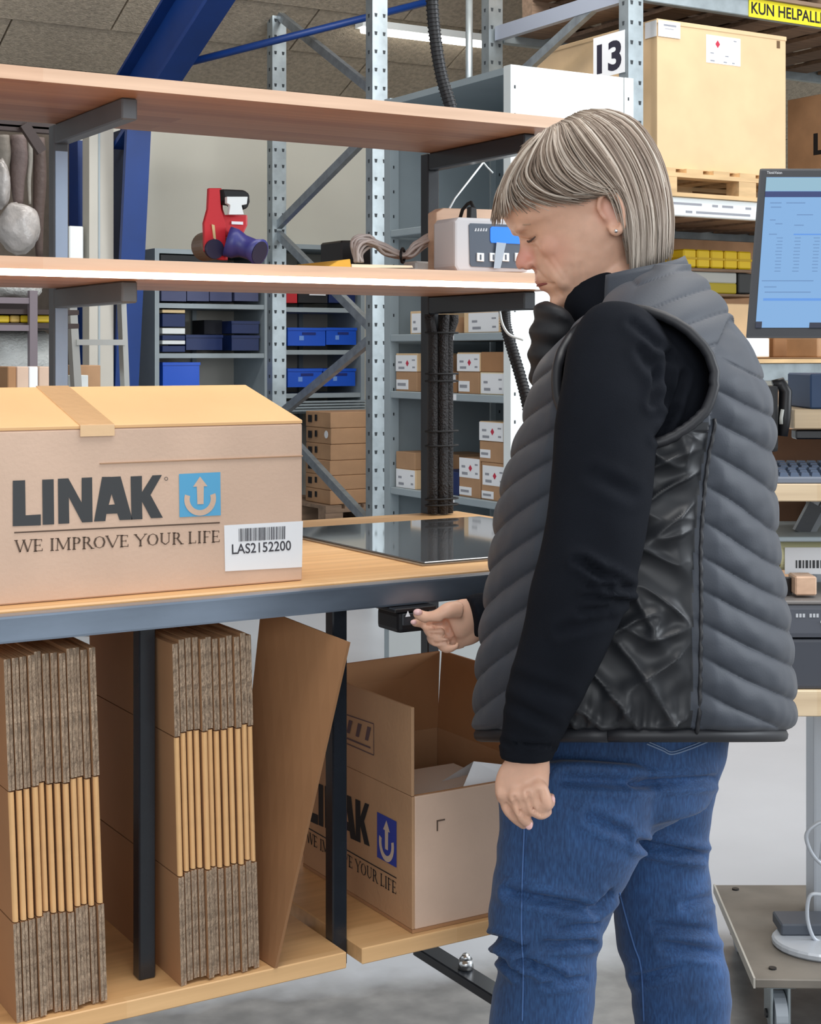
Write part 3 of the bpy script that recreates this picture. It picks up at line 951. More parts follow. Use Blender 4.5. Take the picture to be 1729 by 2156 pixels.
build('sticky_tape', px(MB(), [(1046, 510), (1066, 512), (1054, 565), (1040, 565)], DB - .0042, DB - .0036), pmat('frosted_tape', (172, 186, 200), .3), sd)
build('plug', px(MB(), [(992, 435), (1004, 437), (1005, 462), (991, 460)], 1.95, 1.962), BLACKP, sd, bevel=.001)
build('plug_lead', MB().tube([at_b(x, y, 1.956 + k * .012) for k, (x, y) in enumerate(((998, 438), (992, 426), (984, 430), (974, 442), (966, 470)))], .0028, 6), BLACKR, sd, smooth=True)

wc = build('hanging_string', MB().tube([at_b(x, y, b) for x, y, b in ((946, 440, 2.05), (958, 418, 2.1), (985, 384, 2.14), (1018, 342, 2.18), (1026, 352, 2.19), (1038, 364, 2.19))], .0016, 6), WHITEM, smooth=True)
tag(wc, 'thin white string hanging from the right shelf arm behind the display', 'cord')

# black cable harness down the right post
hz = thing('cable_harness', 'thick black cable harness strapped to the right post of the bench', 'cable', (1.374, 2.19, TZ))
for k, (x, r0) in enumerate(((-.012, .0085), (.004, .0095), (.018, .0080))):
    pts = [(1.374 + x * (1.6 if z > 1.40 else 1), 2.194 - .004 * (k % 2), z) for z in (1.415, 1.405, 1.38, 1.34, 1.27, 1.20, 1.14, TZ + .002)]
    build('cable_sleeve', MB().tube(pts, r0, 10), pmat('sleeve_black', (32, 29, 30), .55, bump=(300, .6)), hz, smooth=True)
for z in (1.385, 1.317, 1.305, 1.222, 1.198, 1.11, 1.10):
    pts = [(1.374 + .003 + .031 * math.cos(t), 2.191 + .013 * math.sin(t), z) for t in [i * math.pi / 8 for i in range(17)]]
    build('cable_tie', MB().tube(pts, .0017, 6), BLACKR, hz, smooth=True)
# loose ribbed hose dropping on the right, and one coming from above
def hose(name, label, pts, r0, mat):
    t = thing(name, label, 'cable', pts[-1])
    C_ = [Vector(p) for p in catmull([tuple(p) for p in pts], 8)]
    build('conduit', MB().tube(C_, r0, 12), mat, t, smooth=True)
    q = MB()
    L_ = 0; step = r0 * 2.4
    for i in range(len(C_) - 1):
        q.tube([C_[i], C_[i].lerp(C_[i + 1], .22)], r0 * 1.14, 10)
    build('ribs', q, BLACKP, t, smooth=True)
    return t
hose('ribbed_hose', 'black ribbed hose dangling below the right end of the lit shelf',
     [at_t(1062, 650, 2.5), at_t(1066, 690, 2.5), at_t(1080, 740, 2.49), at_t(1098, 800, 2.47), at_t(1112, 860, 2.45), at_t(1118, 930, 2.44), at_t(1116, 1080, 2.43)], .0085, BLACKP)
hose('supply_hose', 'black ribbed supply hose coming down from the roof behind the top shelf',
     [at_t(908, -60, 3.0), at_t(911, 20, 3.0), at_t(918, 90, 3.0), at_t(930, 160, 3.0), at_t(948, 222, 3.0), at_t(970, 300, 3.0)], .0115, BLACKP)
wcc = build('white_lead', MB().tube([at_t(x, y, 2.46) for x, y in catmull([(1052, 655), (1058, 682), (1072, 704), (1098, 714), (1102, 716)], 5)], .0022, 6), WHITEM, smooth=True)
tag(wcc, 'white lead looping across the ribbed hose below the lit shelf', 'cord')
sp = build('steel_conduit', MB().cyl(at_t(988, -40, 8.6), at_t(988, 420, 8.6), .02, n=10), GALV, smooth=True)
tag(sp, 'slim vertical grey conduit pipe seen above the top shelf', 'pipe')
# ------------------------------------------------------------------ pallet racking
def upright(q, a, b, h, z0=0.0):
    """perforated upright: front web with two slotted flanges"""
    w, d = .095, .075
    q.box(a - w / 2, a + w / 2, b, b + .006, z0, h)
    q.box(a - w / 2, a - w / 2 + .006, b + .006, b + d, z0, h)
    q.box(a + w / 2 - .006, a + w / 2, b + .006, b + d, z0, h)
    return q


SLOT = pmat('slot_shadow', (52, 58, 62), .8)
def slots(a, b, h, side):
    q = MB()
    w = .095
    z = .5
    while z < h - .03:
        for s in (-1, 1):
            x = a + s * .026
            q.hexa([(x - .006, b - .0012, z), (x + .006, b - .0012, z), (x + .006, b, z), (x - .006, b, z), (x - .009, b - .0012, z + .02), (x + .009, b - .0012, z + .02), (x + .009, b, z + .02), (x - .009, b, z + .02)])
            y = b + .04
            if s < 0:
                q.hexa([(a - w / 2 - .0012, y - .006, z), (a - w / 2, y - .006, z), (a - w / 2, y + .006, z), (a - w / 2 - .0012, y + .006, z), (a - w / 2 - .0012, y - .009, z + .02), (a - w / 2, y - .009, z + .02), (a - w / 2, y + .009, z + .02), (a - w / 2 - .0012, y + .009, z + .02)])
        z += .1
    return q


def rack_frame(label, a, bf, br_, h, diag):
    t = thing('rack_frame', label, 'rack frame', (a, bf, 0), 0, 'pallet rack frames')
    for b in (bf, br_):
        u = build('upright', upright(MB(), a, b, h), GALV, t)
        s_ = build('upright_slots', slots(a, b, h, 0), SLOT, u)
        s_['kind'] = 'stuff'
        build('base_plate', MB().box(a - .07, a + .07, b - .03, b + .11, 0, .008), GALVD, t)
    for (za, zb) in diag:
        build('brace', MB().beam((a, bf + .04, za), (a, br_ + .04, zb), .035, .05), GALVD, t)
    return t


def zof(x, y, a, b):
    """height of pixel row y at the column of (a, b)"""
    t = a * SI + b * CO
    return HC - (y - HY) * t / F


A1, B1F, B1R = 4.275, 7.44, 8.69
zf = lambda y: zof(0, y, A1, B1F)
zr = lambda y: zof(0, y, A1, B1R)
rack_frame('grey perforated rack frame with zigzag braces standing behind the shelf gun', A1, B1F, B1R, 4.3,
           [(zf(195), zr(25)), (zf(300 - 35), zr(478)), (zf(700), zr(488)), (zf(705), zr(880)), (zf(1120), zr(890)), (zf(1125), zr(1290))])
A2, B2F, B2R = 5.0, 6.127, 7.377
rack_frame('grey perforated rack frame with number sign beside the big pallet box', A2, B2F, B2R, 4.3,
           [(zof(0, -60, A2, B2F), zof(0, 210, A2, B2R)), (zof(0, 560, A2, B2F), zof(0, 230, A2, B2R)), (1.2, .3)])
A3 = 8.1
rack_frame('grey perforated rack frame at the far end of the pallet bay', A3, B2F, B2R, 4.3, [(2.6, 3.8), (2.5, 1.2), (1.2, .3)])

LV = [1.30, 2.15, 3.22]
BEAMN = ['lower', 'middle', 'upper']
for i, z in enumerate(LV):
    for b, nm in ((B2F, 'front'), (B2R, 'rear')):
        o = build('rack_beam', MB().box(A2 + .05, A3 - .05, b - .012, b + .038, z - .095, z), WHITEM if (i == 1 and nm == 'front') else GALV, bevel=.004)
        tag(o, f'{nm} steel beam of the {BEAMN[i]} level in the pallet bay', 'beam', 'pallet rack beams')
# side tie at the upper level, seen through frame two
o = build('rack_beam', MB().box(A2 - .02, A2 + .02, B2F + .08, B2R - .02, LV[2] - .09, LV[2] - .01), pmat('pale_steel', (176, 184, 200), .4, .3))
tag(o, 'pale steel cross tie joining the numbered rack frame below the upper pallets', 'beam', 'pallet rack beams')


def pallet(label, a, b, z, mat, la=1.2, lb=.8, group='wooden pallets'):
    t = thing('pallet', label, 'pallet', (a + la / 2, b + lb / 2, z), 0, group)
    nd = 5
    w = .1
    for k in range(3):
        y = b + k * (lb - w) / 2
        build('bottom_board', MB().box(a, a + la, y, y + w, z, z + .02), mat, t)
        build('stringer', MB().box(a, a + la, y, y + w, z + .098, z + .12), mat, t)
        for j in range(3):
            x = a + j * (la - .12) / 2
            build('block', MB().box(x, x + .12, y + .002, y + w - .002, z + .0201, z + .0979), mat, t)
    nb = 7
    for k in range(nb):
        x = a + k * (la - .11) / (nb - 1)
        build('deck_board', MB().box(x, x + .11, b, b + lb, z + .1201, z + .142), mat, t)
    return t


def label_on_front(parent, a0, a1, z0, z1, b, marks=(), red=None):
    o = build('label', MB().box(a0, a1, b - .0012, b - .0001, z0, z1), WHITEP, parent)
    q = MB()
    for u0, u1, v0, v1 in marks:
        q.box(a0 + (a1 - a0) * u0, a0 + (a1 - a0) * u1, b - .0018, b - .0011, z0 + (z1 - z0) * v0, z0 + (z1 - z0) * v1)
    if marks:
        build('label_text', q, INKG, o)['kind'] = 'stuff'
    if red:
        u, v, s = red
        aa, zz = a0 + (a1 - a0) * u, z0 + (z1 - z0) * v
        build('label_symbol', MB().add([(aa - s, b - .002, zz), (aa, b - .002, zz - s * 1.3), (aa + s, b - .002, zz), (aa, b - .002, zz + s * 1.3)], [(0, 1, 2, 3)]), INKRED, o, recalc=False)
    return o


# main pallet with the big carton on the middle level
PB_ = B2F + .015
pa0 = at_b(1384, 200, PB_).x
pallet('pale new wooden pallet under the big carton on the middle level', pa0 - .03, PB_ - .05, LV[1] + .001, PALW, 1.2, 1.1)
bx0, bx1 = pa0, at_b(1655, 200, PB_).x
bz0 = LV[1] + .145
bz1 = at_b(1500, 57, PB_).z
bc = thing('pallet_carton', 'big pale brown carton with white labels standing on the new pallet', 'carton', ((bx0 + bx1) / 2, PB_ + .5, bz0))
build('body', MB().box(bx0, bx1, PB_, PB_ + 1.05, bz0, bz1), CARD2, bc, bevel=.006, seg=2)
build('lid_lip', MB().box(bx0 - .004, bx1 + .004, PB_ - .004, PB_ + 1.054, bz1 - .02, bz1 + .004), CARD2, bc, bevel=.003)
l0, l1 = at_b(1488, 72, PB_ - .004), at_b(1560, 140, PB_ - .004)
label_on_front(bc, l0.x, l1.x, l1.z, l0.z, PB_ - .0005, ((.12, .22, .34, .38), (.12, .24, .06, .11), (.55, .65, .28, .32), (.5, .6, .06, .1), (.75, .83, .06, .1), (.8, .88, .86, .9)), (.33, .70, .016))
l0, l1 = at_b(1386, 48, PB_ - .004), at_b(1432, 82, PB_ - .004)
label_on_front(bc, bx0 + .002, l1.x, l1.z, bz1 - .004, PB_ - .0046, ((.25, .82, .68, .8), (.3, .7, .5, .54)))
o = build('corner_label', MB().box(bx0 - .0052, bx0 - .0041, PB_, PB_ + .09, l1.z, bz1 - .004), WHITEP, bc)
l0 = at_b(1639, 94, PB_)
build('hand_hole', MB().box(l0.x - .012, l0.x + .012, PB_ - .001, PB_ + .0003, l0.z - .02, l0.z + .02), pmat('hole_shadow', (110, 86, 60), .9), bc)

# carton with the logo letters further along the bay, left side showing
cl_a = 6.62
c0_ = at_a(1658, 207, cl_a); c1_ = at_a(1729, 350, cl_a)
cl = thing('pallet_carton', 'darker brown carton with black letters right of the big pale carton', 'carton', (cl_a + .5, 6.6, LV[1] + .145))
build('body', MB().box(cl_a, cl_a + 1.0, PB_ + .08, c0_.y, LV[1] + .145, at_a(1690, 205, cl_a).z), CARDD, cl, bevel=.004)
q = MB()
e0, e1 = at_a(1713, 327, cl_a - .001), at_a(1790, 327, cl_a - .001)
put_text(q, 'LINAK', e0, (0, -.62, 0), (0, 0, .125), bold=.03)
build('lettering', q, INKBL, cl, recalc=False)
pallet('pale wooden pallet under the darker lettered carton', 6.55, PB_ - .04, LV[1] + .001, PALW, 1.2, 1.1)
# upper level: undersides of pallets, yellow sign
for k, a in enumerate((5.12, 6.45)):
    pallet(('weathered', 'brown')[k] + ' wooden pallet on the upper level ' + ('next to the numbered frame', 'above the yellow sign')[k], a, B2F - .04, LV[2] + .001, PALD, 1.25, 1.2)
    ub = build('upper_carton', MB().box(a + .03, a + 1.2, B2F + .02, B2F + 1.1, LV[2] + .145, LV[2] + .75), CARDD, bevel=.004)
    tag(ub, 'brown carton on the upper level ' + ('next to the numbered frame', 'above the yellow sign')[k], 'carton', 'upper level cartons')
# deck boards lying under the beams of the upper level
for k in range(9):
    a = 5.12 + k * .3
    o = build('deck_plank', MB().box(a, a + .2, B2F + .05, B2R - .02, LV[2] - .05, LV[2] - .028), PALD)
    tag(o, ORD[k] + 'grey-brown plank from the left in the upper deck above the pale carton', 'plank', 'upper deck planks')
for k in range(9):
    a = 5.12 + k * .3
    o = build('deck_plank', MB().box(a, a + .2, B2F + .05, B2R - .02, LV[1] - .05, LV[1] - .028), PALD)
    tag(o, ORD[k] + 'grey-brown plank from the left in the middle deck below the new pallet', 'plank', 'middle deck planks')
# yellow sign
sg0, sg1 = at_b(1577, 6, B2F - .014), at_b(1735, 22, B2F - .014)
sgn = thing('yellow_sign', 'yellow sign strip with black capitals on the upper beam', 'sign', ((sg0.x + sg1.x) / 2, B2F - .014, LV[2] - .09))
sz0, sz1 = LV[2] - .098, LV[2] + .0
build('board', MB().box(sg0.x, sg0.x + .62, B2F - .0165, B2F - .0125, sz0, sz1), pmat('sign_yellow', (244, 226, 30), .6), sgn)
q = MB()
put_text(q, 'KUN HELPALLER', (sg0.x + .015, B2F - .0172, sz0 + .018), (.59, 0, 0), (0, 0, .062), bold=.02)
build('lettering', q, INKBL, sgn, recalc=False)
# strips and marks on the middle beam
q = MB()
zz = LV[1] - .045
for x0, x1, dy in ((1416, 1478, .012), (1500, 1512, .010), (1521, 1544, .010), (1466, 1580, -.028), (1444, 1458, -.028), (1570, 1582, .008)):
    e0, e1 = at_b(x0, 430, B2F - .0125), at_b(x1, 430, B2F - .0125)
    q.box(e0.x, e1.x, B2F - .0132, B2F - .0121, zz + dy - .006, zz + dy + .006)
o = build('beam_labels', q, INKG)
tag(o, 'grey printed location strips stuck along the middle beam', 'label strip', kind='stuff')
# number sign on frame two
n0, n1 = at_a(1250, 150, A2 - .052), at_a(1316, 100, A2 - .052)
ztop = at_a(1282, 72, A2 - .052).z; zbot = at_a(1282, 160, A2 - .052).z
ns = thing('number_sign', 'white sign with black number 13 hanging on the rack frame', 'sign', (A2 - .052, (n0.y + n1.y) / 2, zbot))
build('board', MB().box(A2 - .0535, A2 - .0505, n1.y, n0.y, zbot, ztop), WHITEP, ns)
q = MB()
put_text(q, '13', (A2 - .0541, n0.y - .03, zbot + .02), (0, n1.y - n0.y + .055, 0), (0, 0, (ztop - zbot) * .72), bold=.035)
build('digits', q, pmat('sign_ink', (36, 34, 52), .8), ns, recalc=False)

# contents of the lower bay, seen between shoulder and monitor
def crate(name, label, cat, x0, y0, x1, y1, b, depth, mat, group=None, bevel=.006):
    p_, q_ = at_b(x0, (y0 + y1) / 2, b), at_b(x1, (y0 + y1) / 2, b)
    xm = (x0 + x1) / 2
    z1, z0 = at_b(xm, y0, b).z, at_b(xm, y1, b).z
    o = build(name, MB().box(p_.x, q_.x, b, b + depth, z0, z1), mat, bevel=bevel)
    return tag(o, label, cat, group)


for k in range(5):
    x0 = 1440 + k * 29
    q_ = at_b(x0, 545, 6.75); r_ = at_b(x0 + 28, 545, 6.75)
    t = thing('yellow_crate', ('first', 'second', 'third', 'fourth', 'fifth')[k] + ' yellow plastic crate from the left in the row behind the shoulder', 'crate', ((q_.x + r_.x) / 2, 6.9, at_b(x0, 566, 6.75).z), 0, 'yellow crates in the rack')
    zb_, zt_ = at_b(1510, 565, 6.75).z, at_b(1510, 527, 6.75).z
    build('body', MB().box(q_.x, r_.x - .004, 6.75, 7.02, zb_, zt_), YELLOW, t, bevel=.008)
    build('rim', MB().box(q_.x - .003, r_.x - .001, 6.744, 7.024, (zb_ + zt_) / 2 - .006, (zb_ + zt_) / 2 + .006), pmat('yellow_rim', (206, 170, 20), .5), t)
crate('support_shelf', 'dark wooden board carrying the row of yellow crates', 'shelf', 1430, 565.5, 1590, 572, 6.73, .3, PALD)
crate('support_shelf', 'thin dark board below the yellow crates and grey tray', 'shelf', 1430, 618.5, 1610, 624, 6.73, .3, PALD)
sb = crate('grey_tray', 'light grey tray below the yellow crates', 'tray', 1440, 572.5, 1552, 595.5, 6.75, .25, pmat('pale_grey_plastic', (176, 178, 172), .6))
crate('dark_case', 'dark grey case beside the tray below the yellow crates', 'case', 1556, 576, 1600, 618, 6.75, .25, pmat('charcoal', (58, 60, 60), .6))
crate('yellow_box', 'mustard yellow box below the grey tray', 'box', 1490, 596, 1552, 618, 6.75, .25, pmat('mustard', (176, 156, 30), .6))
crate('brown_carton', 'pale brown carton on the lower rack level next to the monitor', 'carton', 1500, 640, 1622, 754, 6.6, .4, CARD2)
crate('white_carton', 'small white carton below the monitor on the lower rack level', 'carton', 1568, 712, 1621, 752, 6.16, .25, WHITEP)
crate('brown_carton', 'brown carton right of the small white carton on the lower level', 'carton', 1630, 712, 1708, 752, 6.62, .35, CARDIN)
crate('brown_carton', 'narrow orange-brown carton at the right below the monitor', 'carton', 1722, 712, 1790, 752, 6.18, .24, CARDD)
o = build('shelf_plank', MB().box(A2 + .06, A3 - .06, B2F - .03, B2R, LV[0] + .001, LV[0] + .022), PALW)
tag(o, 'pale wooden shelf board on the lower rack beams', 'shelf')
dp = build('dividing_carton', MB().box(5.4, 7.9, 7.1, 7.36, LV[0] + .023, LV[1] - .12), CARDD)
tag(dp, 'long row of brown packaging at the back of the lower bay', 'carton')
for k, (y0, y1) in enumerate(((497, 520), (500, 524), (505, 524))):
    pass
# rack level near the floor behind the trolley
lowb = build('floor_carton', MB().box(5.3, 7.9, 6.3, 7.2, .0005, 1.15), CARDD, bevel=.01)
tag(lowb, 'large brown carton standing on the floor under the lower rack beams', 'carton')

# ------------------------------------------------------------------ grey shelving unit with open side to the left
UA, UB0, UB1, UH, UD = 3.18, 4.60, 5.50, 2.385, .56
un = thing('shelving_unit', 'grey steel shelving unit with white end panel behind the bench', 'shelving', (UA + UD / 2, 5.02, 0))
build('end_panel', MB().box(UA + .045, UA + UD - .045, UB0, UB0 + .004, 0, UH), WHITEM, un)
build('end_panel', MB().box(UA + .045, UA + UD - .045, UB1 - .004, UB1, 0, UH), GREYM, un)
build('back_panel', MB().box(UA + UD - .004, UA + UD, UB0 + .045, UB1 - .045, 0, UH), GREYM, un)
for b in (UB0, UB1 - .042):
    for a, sgn_ in ((UA, 1), (UA + UD - .042, -1)):
        u = build('post', MB().box(a, a + .042, b - .003, b + .042, 0, UH), WHITEM if b == UB0 else GREYM, un)
        q = MB()
        z = .4
        while z < UH:
            q.box(a + .015, a + .021, b - .0042, b - .003, z, z + .012)
            z += .1
        s_ = build('post_holes', q, SLOT, u)
        s_['kind'] = 'stuff'
SH = [zof(0, 0, 0, 0)] * 0 + [1.428, 1.200, .812, .30, 1.85]
for z in SH:
    build('shelf', MB().box(UA + .002, UA + UD - .006, UB0 + .045, UB1 - .045, z - .028, z), GREYM, un, bevel=.003)
for z, (x0, x1) in zip(SH[:3], ((920, 955), (920, 960), (918, 956))):
    p_, q_ = at_a(x0, 700, UA), at_a(x1, 700, UA)
    build('shelf_label', MB().box(UA + .0005, UA + .0018, q_.y, p_.y, z - .025, z - .003), WHITEP, un)
for b in (4.95, 5.15):
    build('panel_seam', MB().box(UA + UD - .012, UA + UD - .0045, b - .008, b + .008, 0, UH), GREYD, un)
build('lower_door', MB().box(UA - .004, UA + .0015, UB0 + .045, UB1 - .045, .01, .44), WHITEM, un)
build('top_tray', MB().box(UA, UA + UD, UB0 + .045, UB1 - .045, UH - .03, UH - .005), GREYM, un)


def side_box(name, label, cat, x0, y0, x1, z0, mat, depth=.3, y1=None, lab=None, small=None, red=True, off=.02):
    """box standing in the unit; its face to the left is traced at a = UA + off"""
    a = UA + off
    p_, q_ = at_a(x0, y0, a), at_a(x1, y0, a)
    z1 = at_a((x0 + x1) / 2, y0, a).z
    t = thing(name, label, cat, (a + depth / 2, (p_.y + q_.y) / 2, z0), 0, 'boxes in the grey shelving unit')
    build('body', MB().box(a, a + depth, q_.y, p_.y, z0 + .0004, z1), mat, t, bevel=.002)
    L_ = p_.y - q_.y
    H_ = z1 - z0
    def lbl(u0, u1, v0, v1, nm, marks, sym):
        o = build(nm, MB().box(a - .0014, a - .0002, p_.y - L_ * u1, p_.y - L_ * u0, z0 + H_ * v0, z0 + H_ * v1), WHITEP, t)
        q = MB()
        for (m0, m1, w0, w1) in marks:
            uu0, uu1 = u0 + (u1 - u0) * m0, u0 + (u1 - u0) * m1
            vv0, vv1 = v0 + (v1 - v0) * w0, v0 + (v1 - v0) * w1
            q.box(a - .0020, a - .0013, p_.y - L_ * uu1, p_.y - L_ * uu0, z0 + H_ * vv0, z0 + H_ * vv1)
        build('label_text', q, INKG, o)['kind'] = 'stuff'
        if sym:
            uu, vv = p_.y - L_ * (u0 + (u1 - u0) * .56), z0 + H_ * (v0 + (v1 - v0) * .5)
            build('label_symbol', MB().add([(a - .0022, uu - .012, vv), (a - .0022, uu, vv - .013), (a - .0022, uu + .012, vv), (a - .0022, uu, vv + .013)], [(0, 1, 2, 3)]), INKRED, o, recalc=False)
    if lab:
        lbl(*lab, 'label', ((.12, .3, .5, .62), (.14, .42, .14, .28), (.78, .92, .66, .74), (.8, .92, .2, .3)), red)
    if small:
        lbl(*small, 'small_label', ((.12, .8, .35, .65),), False)
    return t


z1_, z2_, z3_ = SH[0], SH[1], SH[2]
side_box('parts_box', 'small white-labelled box on the upper shelf beside the cable harness', 'box', 864, 655, 898, z1_, CARD2, .25, lab=(.1, .95, .05, .9), red=False)
side_box('parts_box', 'dark brown box on the upper shelf right of the harness', 'box', 918, 668, 962, z1_, CARDD, .3, lab=(.05, .5, .55, 1.0), red=False)
side_box('parts_box', 'large white-labelled box on the upper shelf below the lit shelf end', 'box', 977, 654, 1052, z1_, CARD2, .3, lab=(.14, .98, .04, .9), red=False)
side_box('parts_box', 'lower carton with small white tag left of the harness on the middle shelf', 'box', 834, 783, 878, z2_, CARDD, .3, small=(.03, .6, .1, .6))
side_box('parts_box', 'carton with red-dot label stacked left of the harness on the middle shelf', 'box', 834, 744, 879, at_a(850, 783, UA + .02).z + .001, CARD2, .3, lab=(.0, .98, .02, .9))
side_box('parts_box', 'dark brown carton in the middle of the middle shelf', 'box', 918, 748, 940, z2_, CARDD, .35, off=.06)
side_box('parts_box', 'small dark brown carton with grey tag on the middle shelf', 'box', 941, 783, 962, z2_, CARDIN, .3, lab=(.2, .9, .5, .95), red=False, off=.05)
side_box('parts_box', 'lower carton with white tag right of the harness on the middle shelf', 'box', 965, 783, 1009, z2_, CARDD, .3, small=(.03, .55, .1, .58))
side_box('parts_box', 'carton with red-dot label stacked right of the harness on the middle shelf', 'box', 963, 742, 1011, at_a(987, 783, UA + .02).z + .001, CARD2, .3, lab=(.0, .98, .02, .92))
side_box('parts_box', 'cream printed box at the right end of the middle shelf', 'box', 1011, 784, 1064, z2_, pmat('cream_print_box', (232, 214, 178), .7), .3, lab=(.05, .95, .05, .95), red=False)
side_box('parts_box', 'plain brown carton on top of the cream printed box', 'box', 1013, 741, 1065, at_a(1038, 784, UA + .02).z + .001, CARDIN, .3)
side_box('parts_box', 'lower white-labelled carton left of the harness on the low shelf', 'box', 834, 988, 876, z3_, CARD2, .15, lab=(.02, .95, .02, .98), red=False)
side_box('parts_box', 'plain brown carton stacked left of the harness on the low shelf', 'box', 834, 952, 874, at_a(852, 988, UA + .02).z + .001, CARDD, .15)
side_box('storage_bin', 'dark blue bin on the low shelf right of the harness', 'bin', 918, 992, 966, z3_, NAVYP, .15)
side_box('parts_box', 'brown carton at the back of the low shelf behind the blue bin', 'box', 919, 955, 966, z3_, CARDD, .15, off=.2)
side_box('parts_box', 'carton with red-dot label in the middle of the low shelf', 'box', 967, 965, 1011, z3_, CARDD, .3, lab=(.02, .98, .5, 1.0), small=(.02, .6, .05, .26))
side_box('parts_box', 'lower carton with red-dot label at the right end of the low shelf', 'box', 1014, 975, 1064, z3_, CARDD, .3, lab=(.06, .98, .4, .92), small=(.02, .52, .04, .24))
zt_ = at_a(1039, 975, UA + .02).z + .001
side_box('parts_box', 'plain brown carton in the middle of the right low shelf stack', 'box', 1010, 930, 1062, zt_, CARDD, .3, small=(.03, .45, .2, .6))
side_box('parts_box', 'white carton with red-dot label topmost of the right low shelf stack', 'box', 1010, 888, 1060, at_a(1036, 930, UA + .02).z + .001, CARD2, .28, lab=(0, 1, .02, .96))

# ------------------------------------------------------------------ cabinets with bins by the back wall
def bin_(label, x0, y0, x1, y1, b, depth, mat, slot=True, group='blue bins in the wall cabinets'):
    p_, q_ = at_b(x0, y1, b), at_b(x1, y1, b)
    z0, z1 = at_b((x0 + x1) / 2, y1, b).z, at_b((x0 + x1) / 2, y0, b).z
    t = thing('storage_bin', label, 'bin', ((p_.x + q_.x) / 2, b + depth / 2, z0), 0, group)
    w = q_.x - p_.x
    q = MB()
    e = .008
    q.box(p_.x, q_.x, b, b + depth, z0, z0 + e)
    q.box(p_.x, p_.x + e, b, b + depth, z0 + e, z1)
    q.box(q_.x - e, q_.x, b, b + depth, z0 + e, z1)
    q.box(p_.x + e, q_.x - e, b, b + e, z0 + e, z1)
    q.box(p_.x + e, q_.x - e, b + depth - e, b + depth, z0 + e, z1)
    build('tub', q, mat, t)
    build('rim', MB().box(p_.x - .004, q_.x + .004, b - .006, b - .0005, z1 - .018, z1), mat, t)
    if slot:
        build('grip_slot', MB().box(p_.x + w * .38, p_.x + w * .74, b - .0035, b - .0004, z0 + (z1 - z0) * .60, z0 + (z1 - z0) * .74), pmat('slot_navy', (16, 40, 120), .6), t)
        build('card', MB().box(p_.x + w * .3, p_.x + w * .42, b - .003, b - .0003, z0 + (z1 - z0) * .3, z0 + (z1 - z0) * .55), pmat('pale_blue_card', (116, 160, 232), .5), t)
    return t


CB = 9.2
def cabinet(label, x0, x1, ytop, shelves, dark=GREYD, sideL=True):
    a0, a1 = at_b(x0, 700, CB).x, at_b(x1, 700, CB).x
    zt = at_b((x0 + x1) / 2, ytop, CB).z
    t = thing('storage_cabinet', label, 'cabinet', ((a0 + a1) / 2, CB + .25, 0), 0, 'steel cabinets by the back wall')
    build('side_panel', MB().box(a0, a0 + .03, CB, CB + .5, 0, zt), GREYM, t)
    build('side_panel', MB().box(a1 - .03, a1, CB, CB + .5, 0, zt), GREYM, t)
    build('back_panel', MB().box(a0 + .03, a1 - .03, CB + .48, CB + .5, 0, zt), CREAM, t)
    build('top_panel', MB().box(a0 + .03, a1 - .03, CB, CB + .48, zt - .03, zt), GREYM, t)
    build('centre_stay', MB().box((a0 + a1) / 2 + .05, (a0 + a1) / 2 + .08, CB + .45, CB + .479, 0, zt - .03), GREYM, t)
    for y in shelves:
        z = at_b((x0 + x1) / 2, y, CB).z
        build('shelf', MB().box(a0 + .031, a1 - .031, CB + .004, CB + .478, z - .03, z), GREYM, t)
    return a0, a1


cabinet('grey steel cabinet with dark bins left of the zigzag rack frame', 326, 566, 527, (552, 640, 744, 850))
cabinet('grey steel cabinet with bright blue bins behind the zigzag rack frame', 590, 768, 516, (566, 648, 737, 828, 860))
# trays and bins of the first cabinet
for k, (y0, y1, m, nm) in enumerate(((652, 659, pmat('pale_wood_tray', (222, 196, 150), .6), 'pale wooden'), (661, 688, NAVYP, 'navy'), (691, 703, WHITEM, 'white'), (706, 716, NAVYP, 'thin navy'), (717, 725, WHITEM, 'lower white'), (728, 741, NAVYP, 'bottom navy'))):
    crate('stacked_tray', nm + ' tray in the stack at the left of the dark cabinet', 'tray', 342, y0, 390, y1, CB + .02, .3, m, 'trays in the dark cabinet', .002)
bin_('navy open bin in the middle of the cabinet shelf beside the trays', 392, 705, 468, 737, CB + .03, .3, NAVYP, False)
bin_('upper navy bin at the right of the dark cabinet shelf', 488, 676, 545, 702, CB + .05, .3, NAVYP, False)
bin_('lower navy bin at the right of the dark cabinet shelf', 488, 706, 545, 738, CB + .05, .3, NAVYP, False)
crate('dark_carton', 'very dark box behind the open navy bin', 'box', 430, 674, 468, 704, CB + .2, .2, pmat('midnight', (30, 32, 44), .6), None, .002)
bin_('single bright blue bin on the bottom shelf of the dark cabinet', 343, 763, 420, 820, CB + .03, .35, BLUEP, False)
for k, (x0, x1) in enumerate(((340, 392), (394, 440), (442, 488), (494, 544))):
    bin_(('first', 'second', 'third', 'fourth')[k] + ' grey-blue bin from the left directly below the lit shelf', x0, 606, x1, 634, CB + .03, .3, pmat('grey_blue_bin', (78, 84, 118), .5), False, 'grey-blue bins below the lit shelf')
crate('dark_grille', 'black slotted drawer at the top of the dark cabinet', 'drawer', 338, 538, 480, 550.5, CB + .01, .3, pmat('near_black', (26, 27, 30), .5), None, .002)
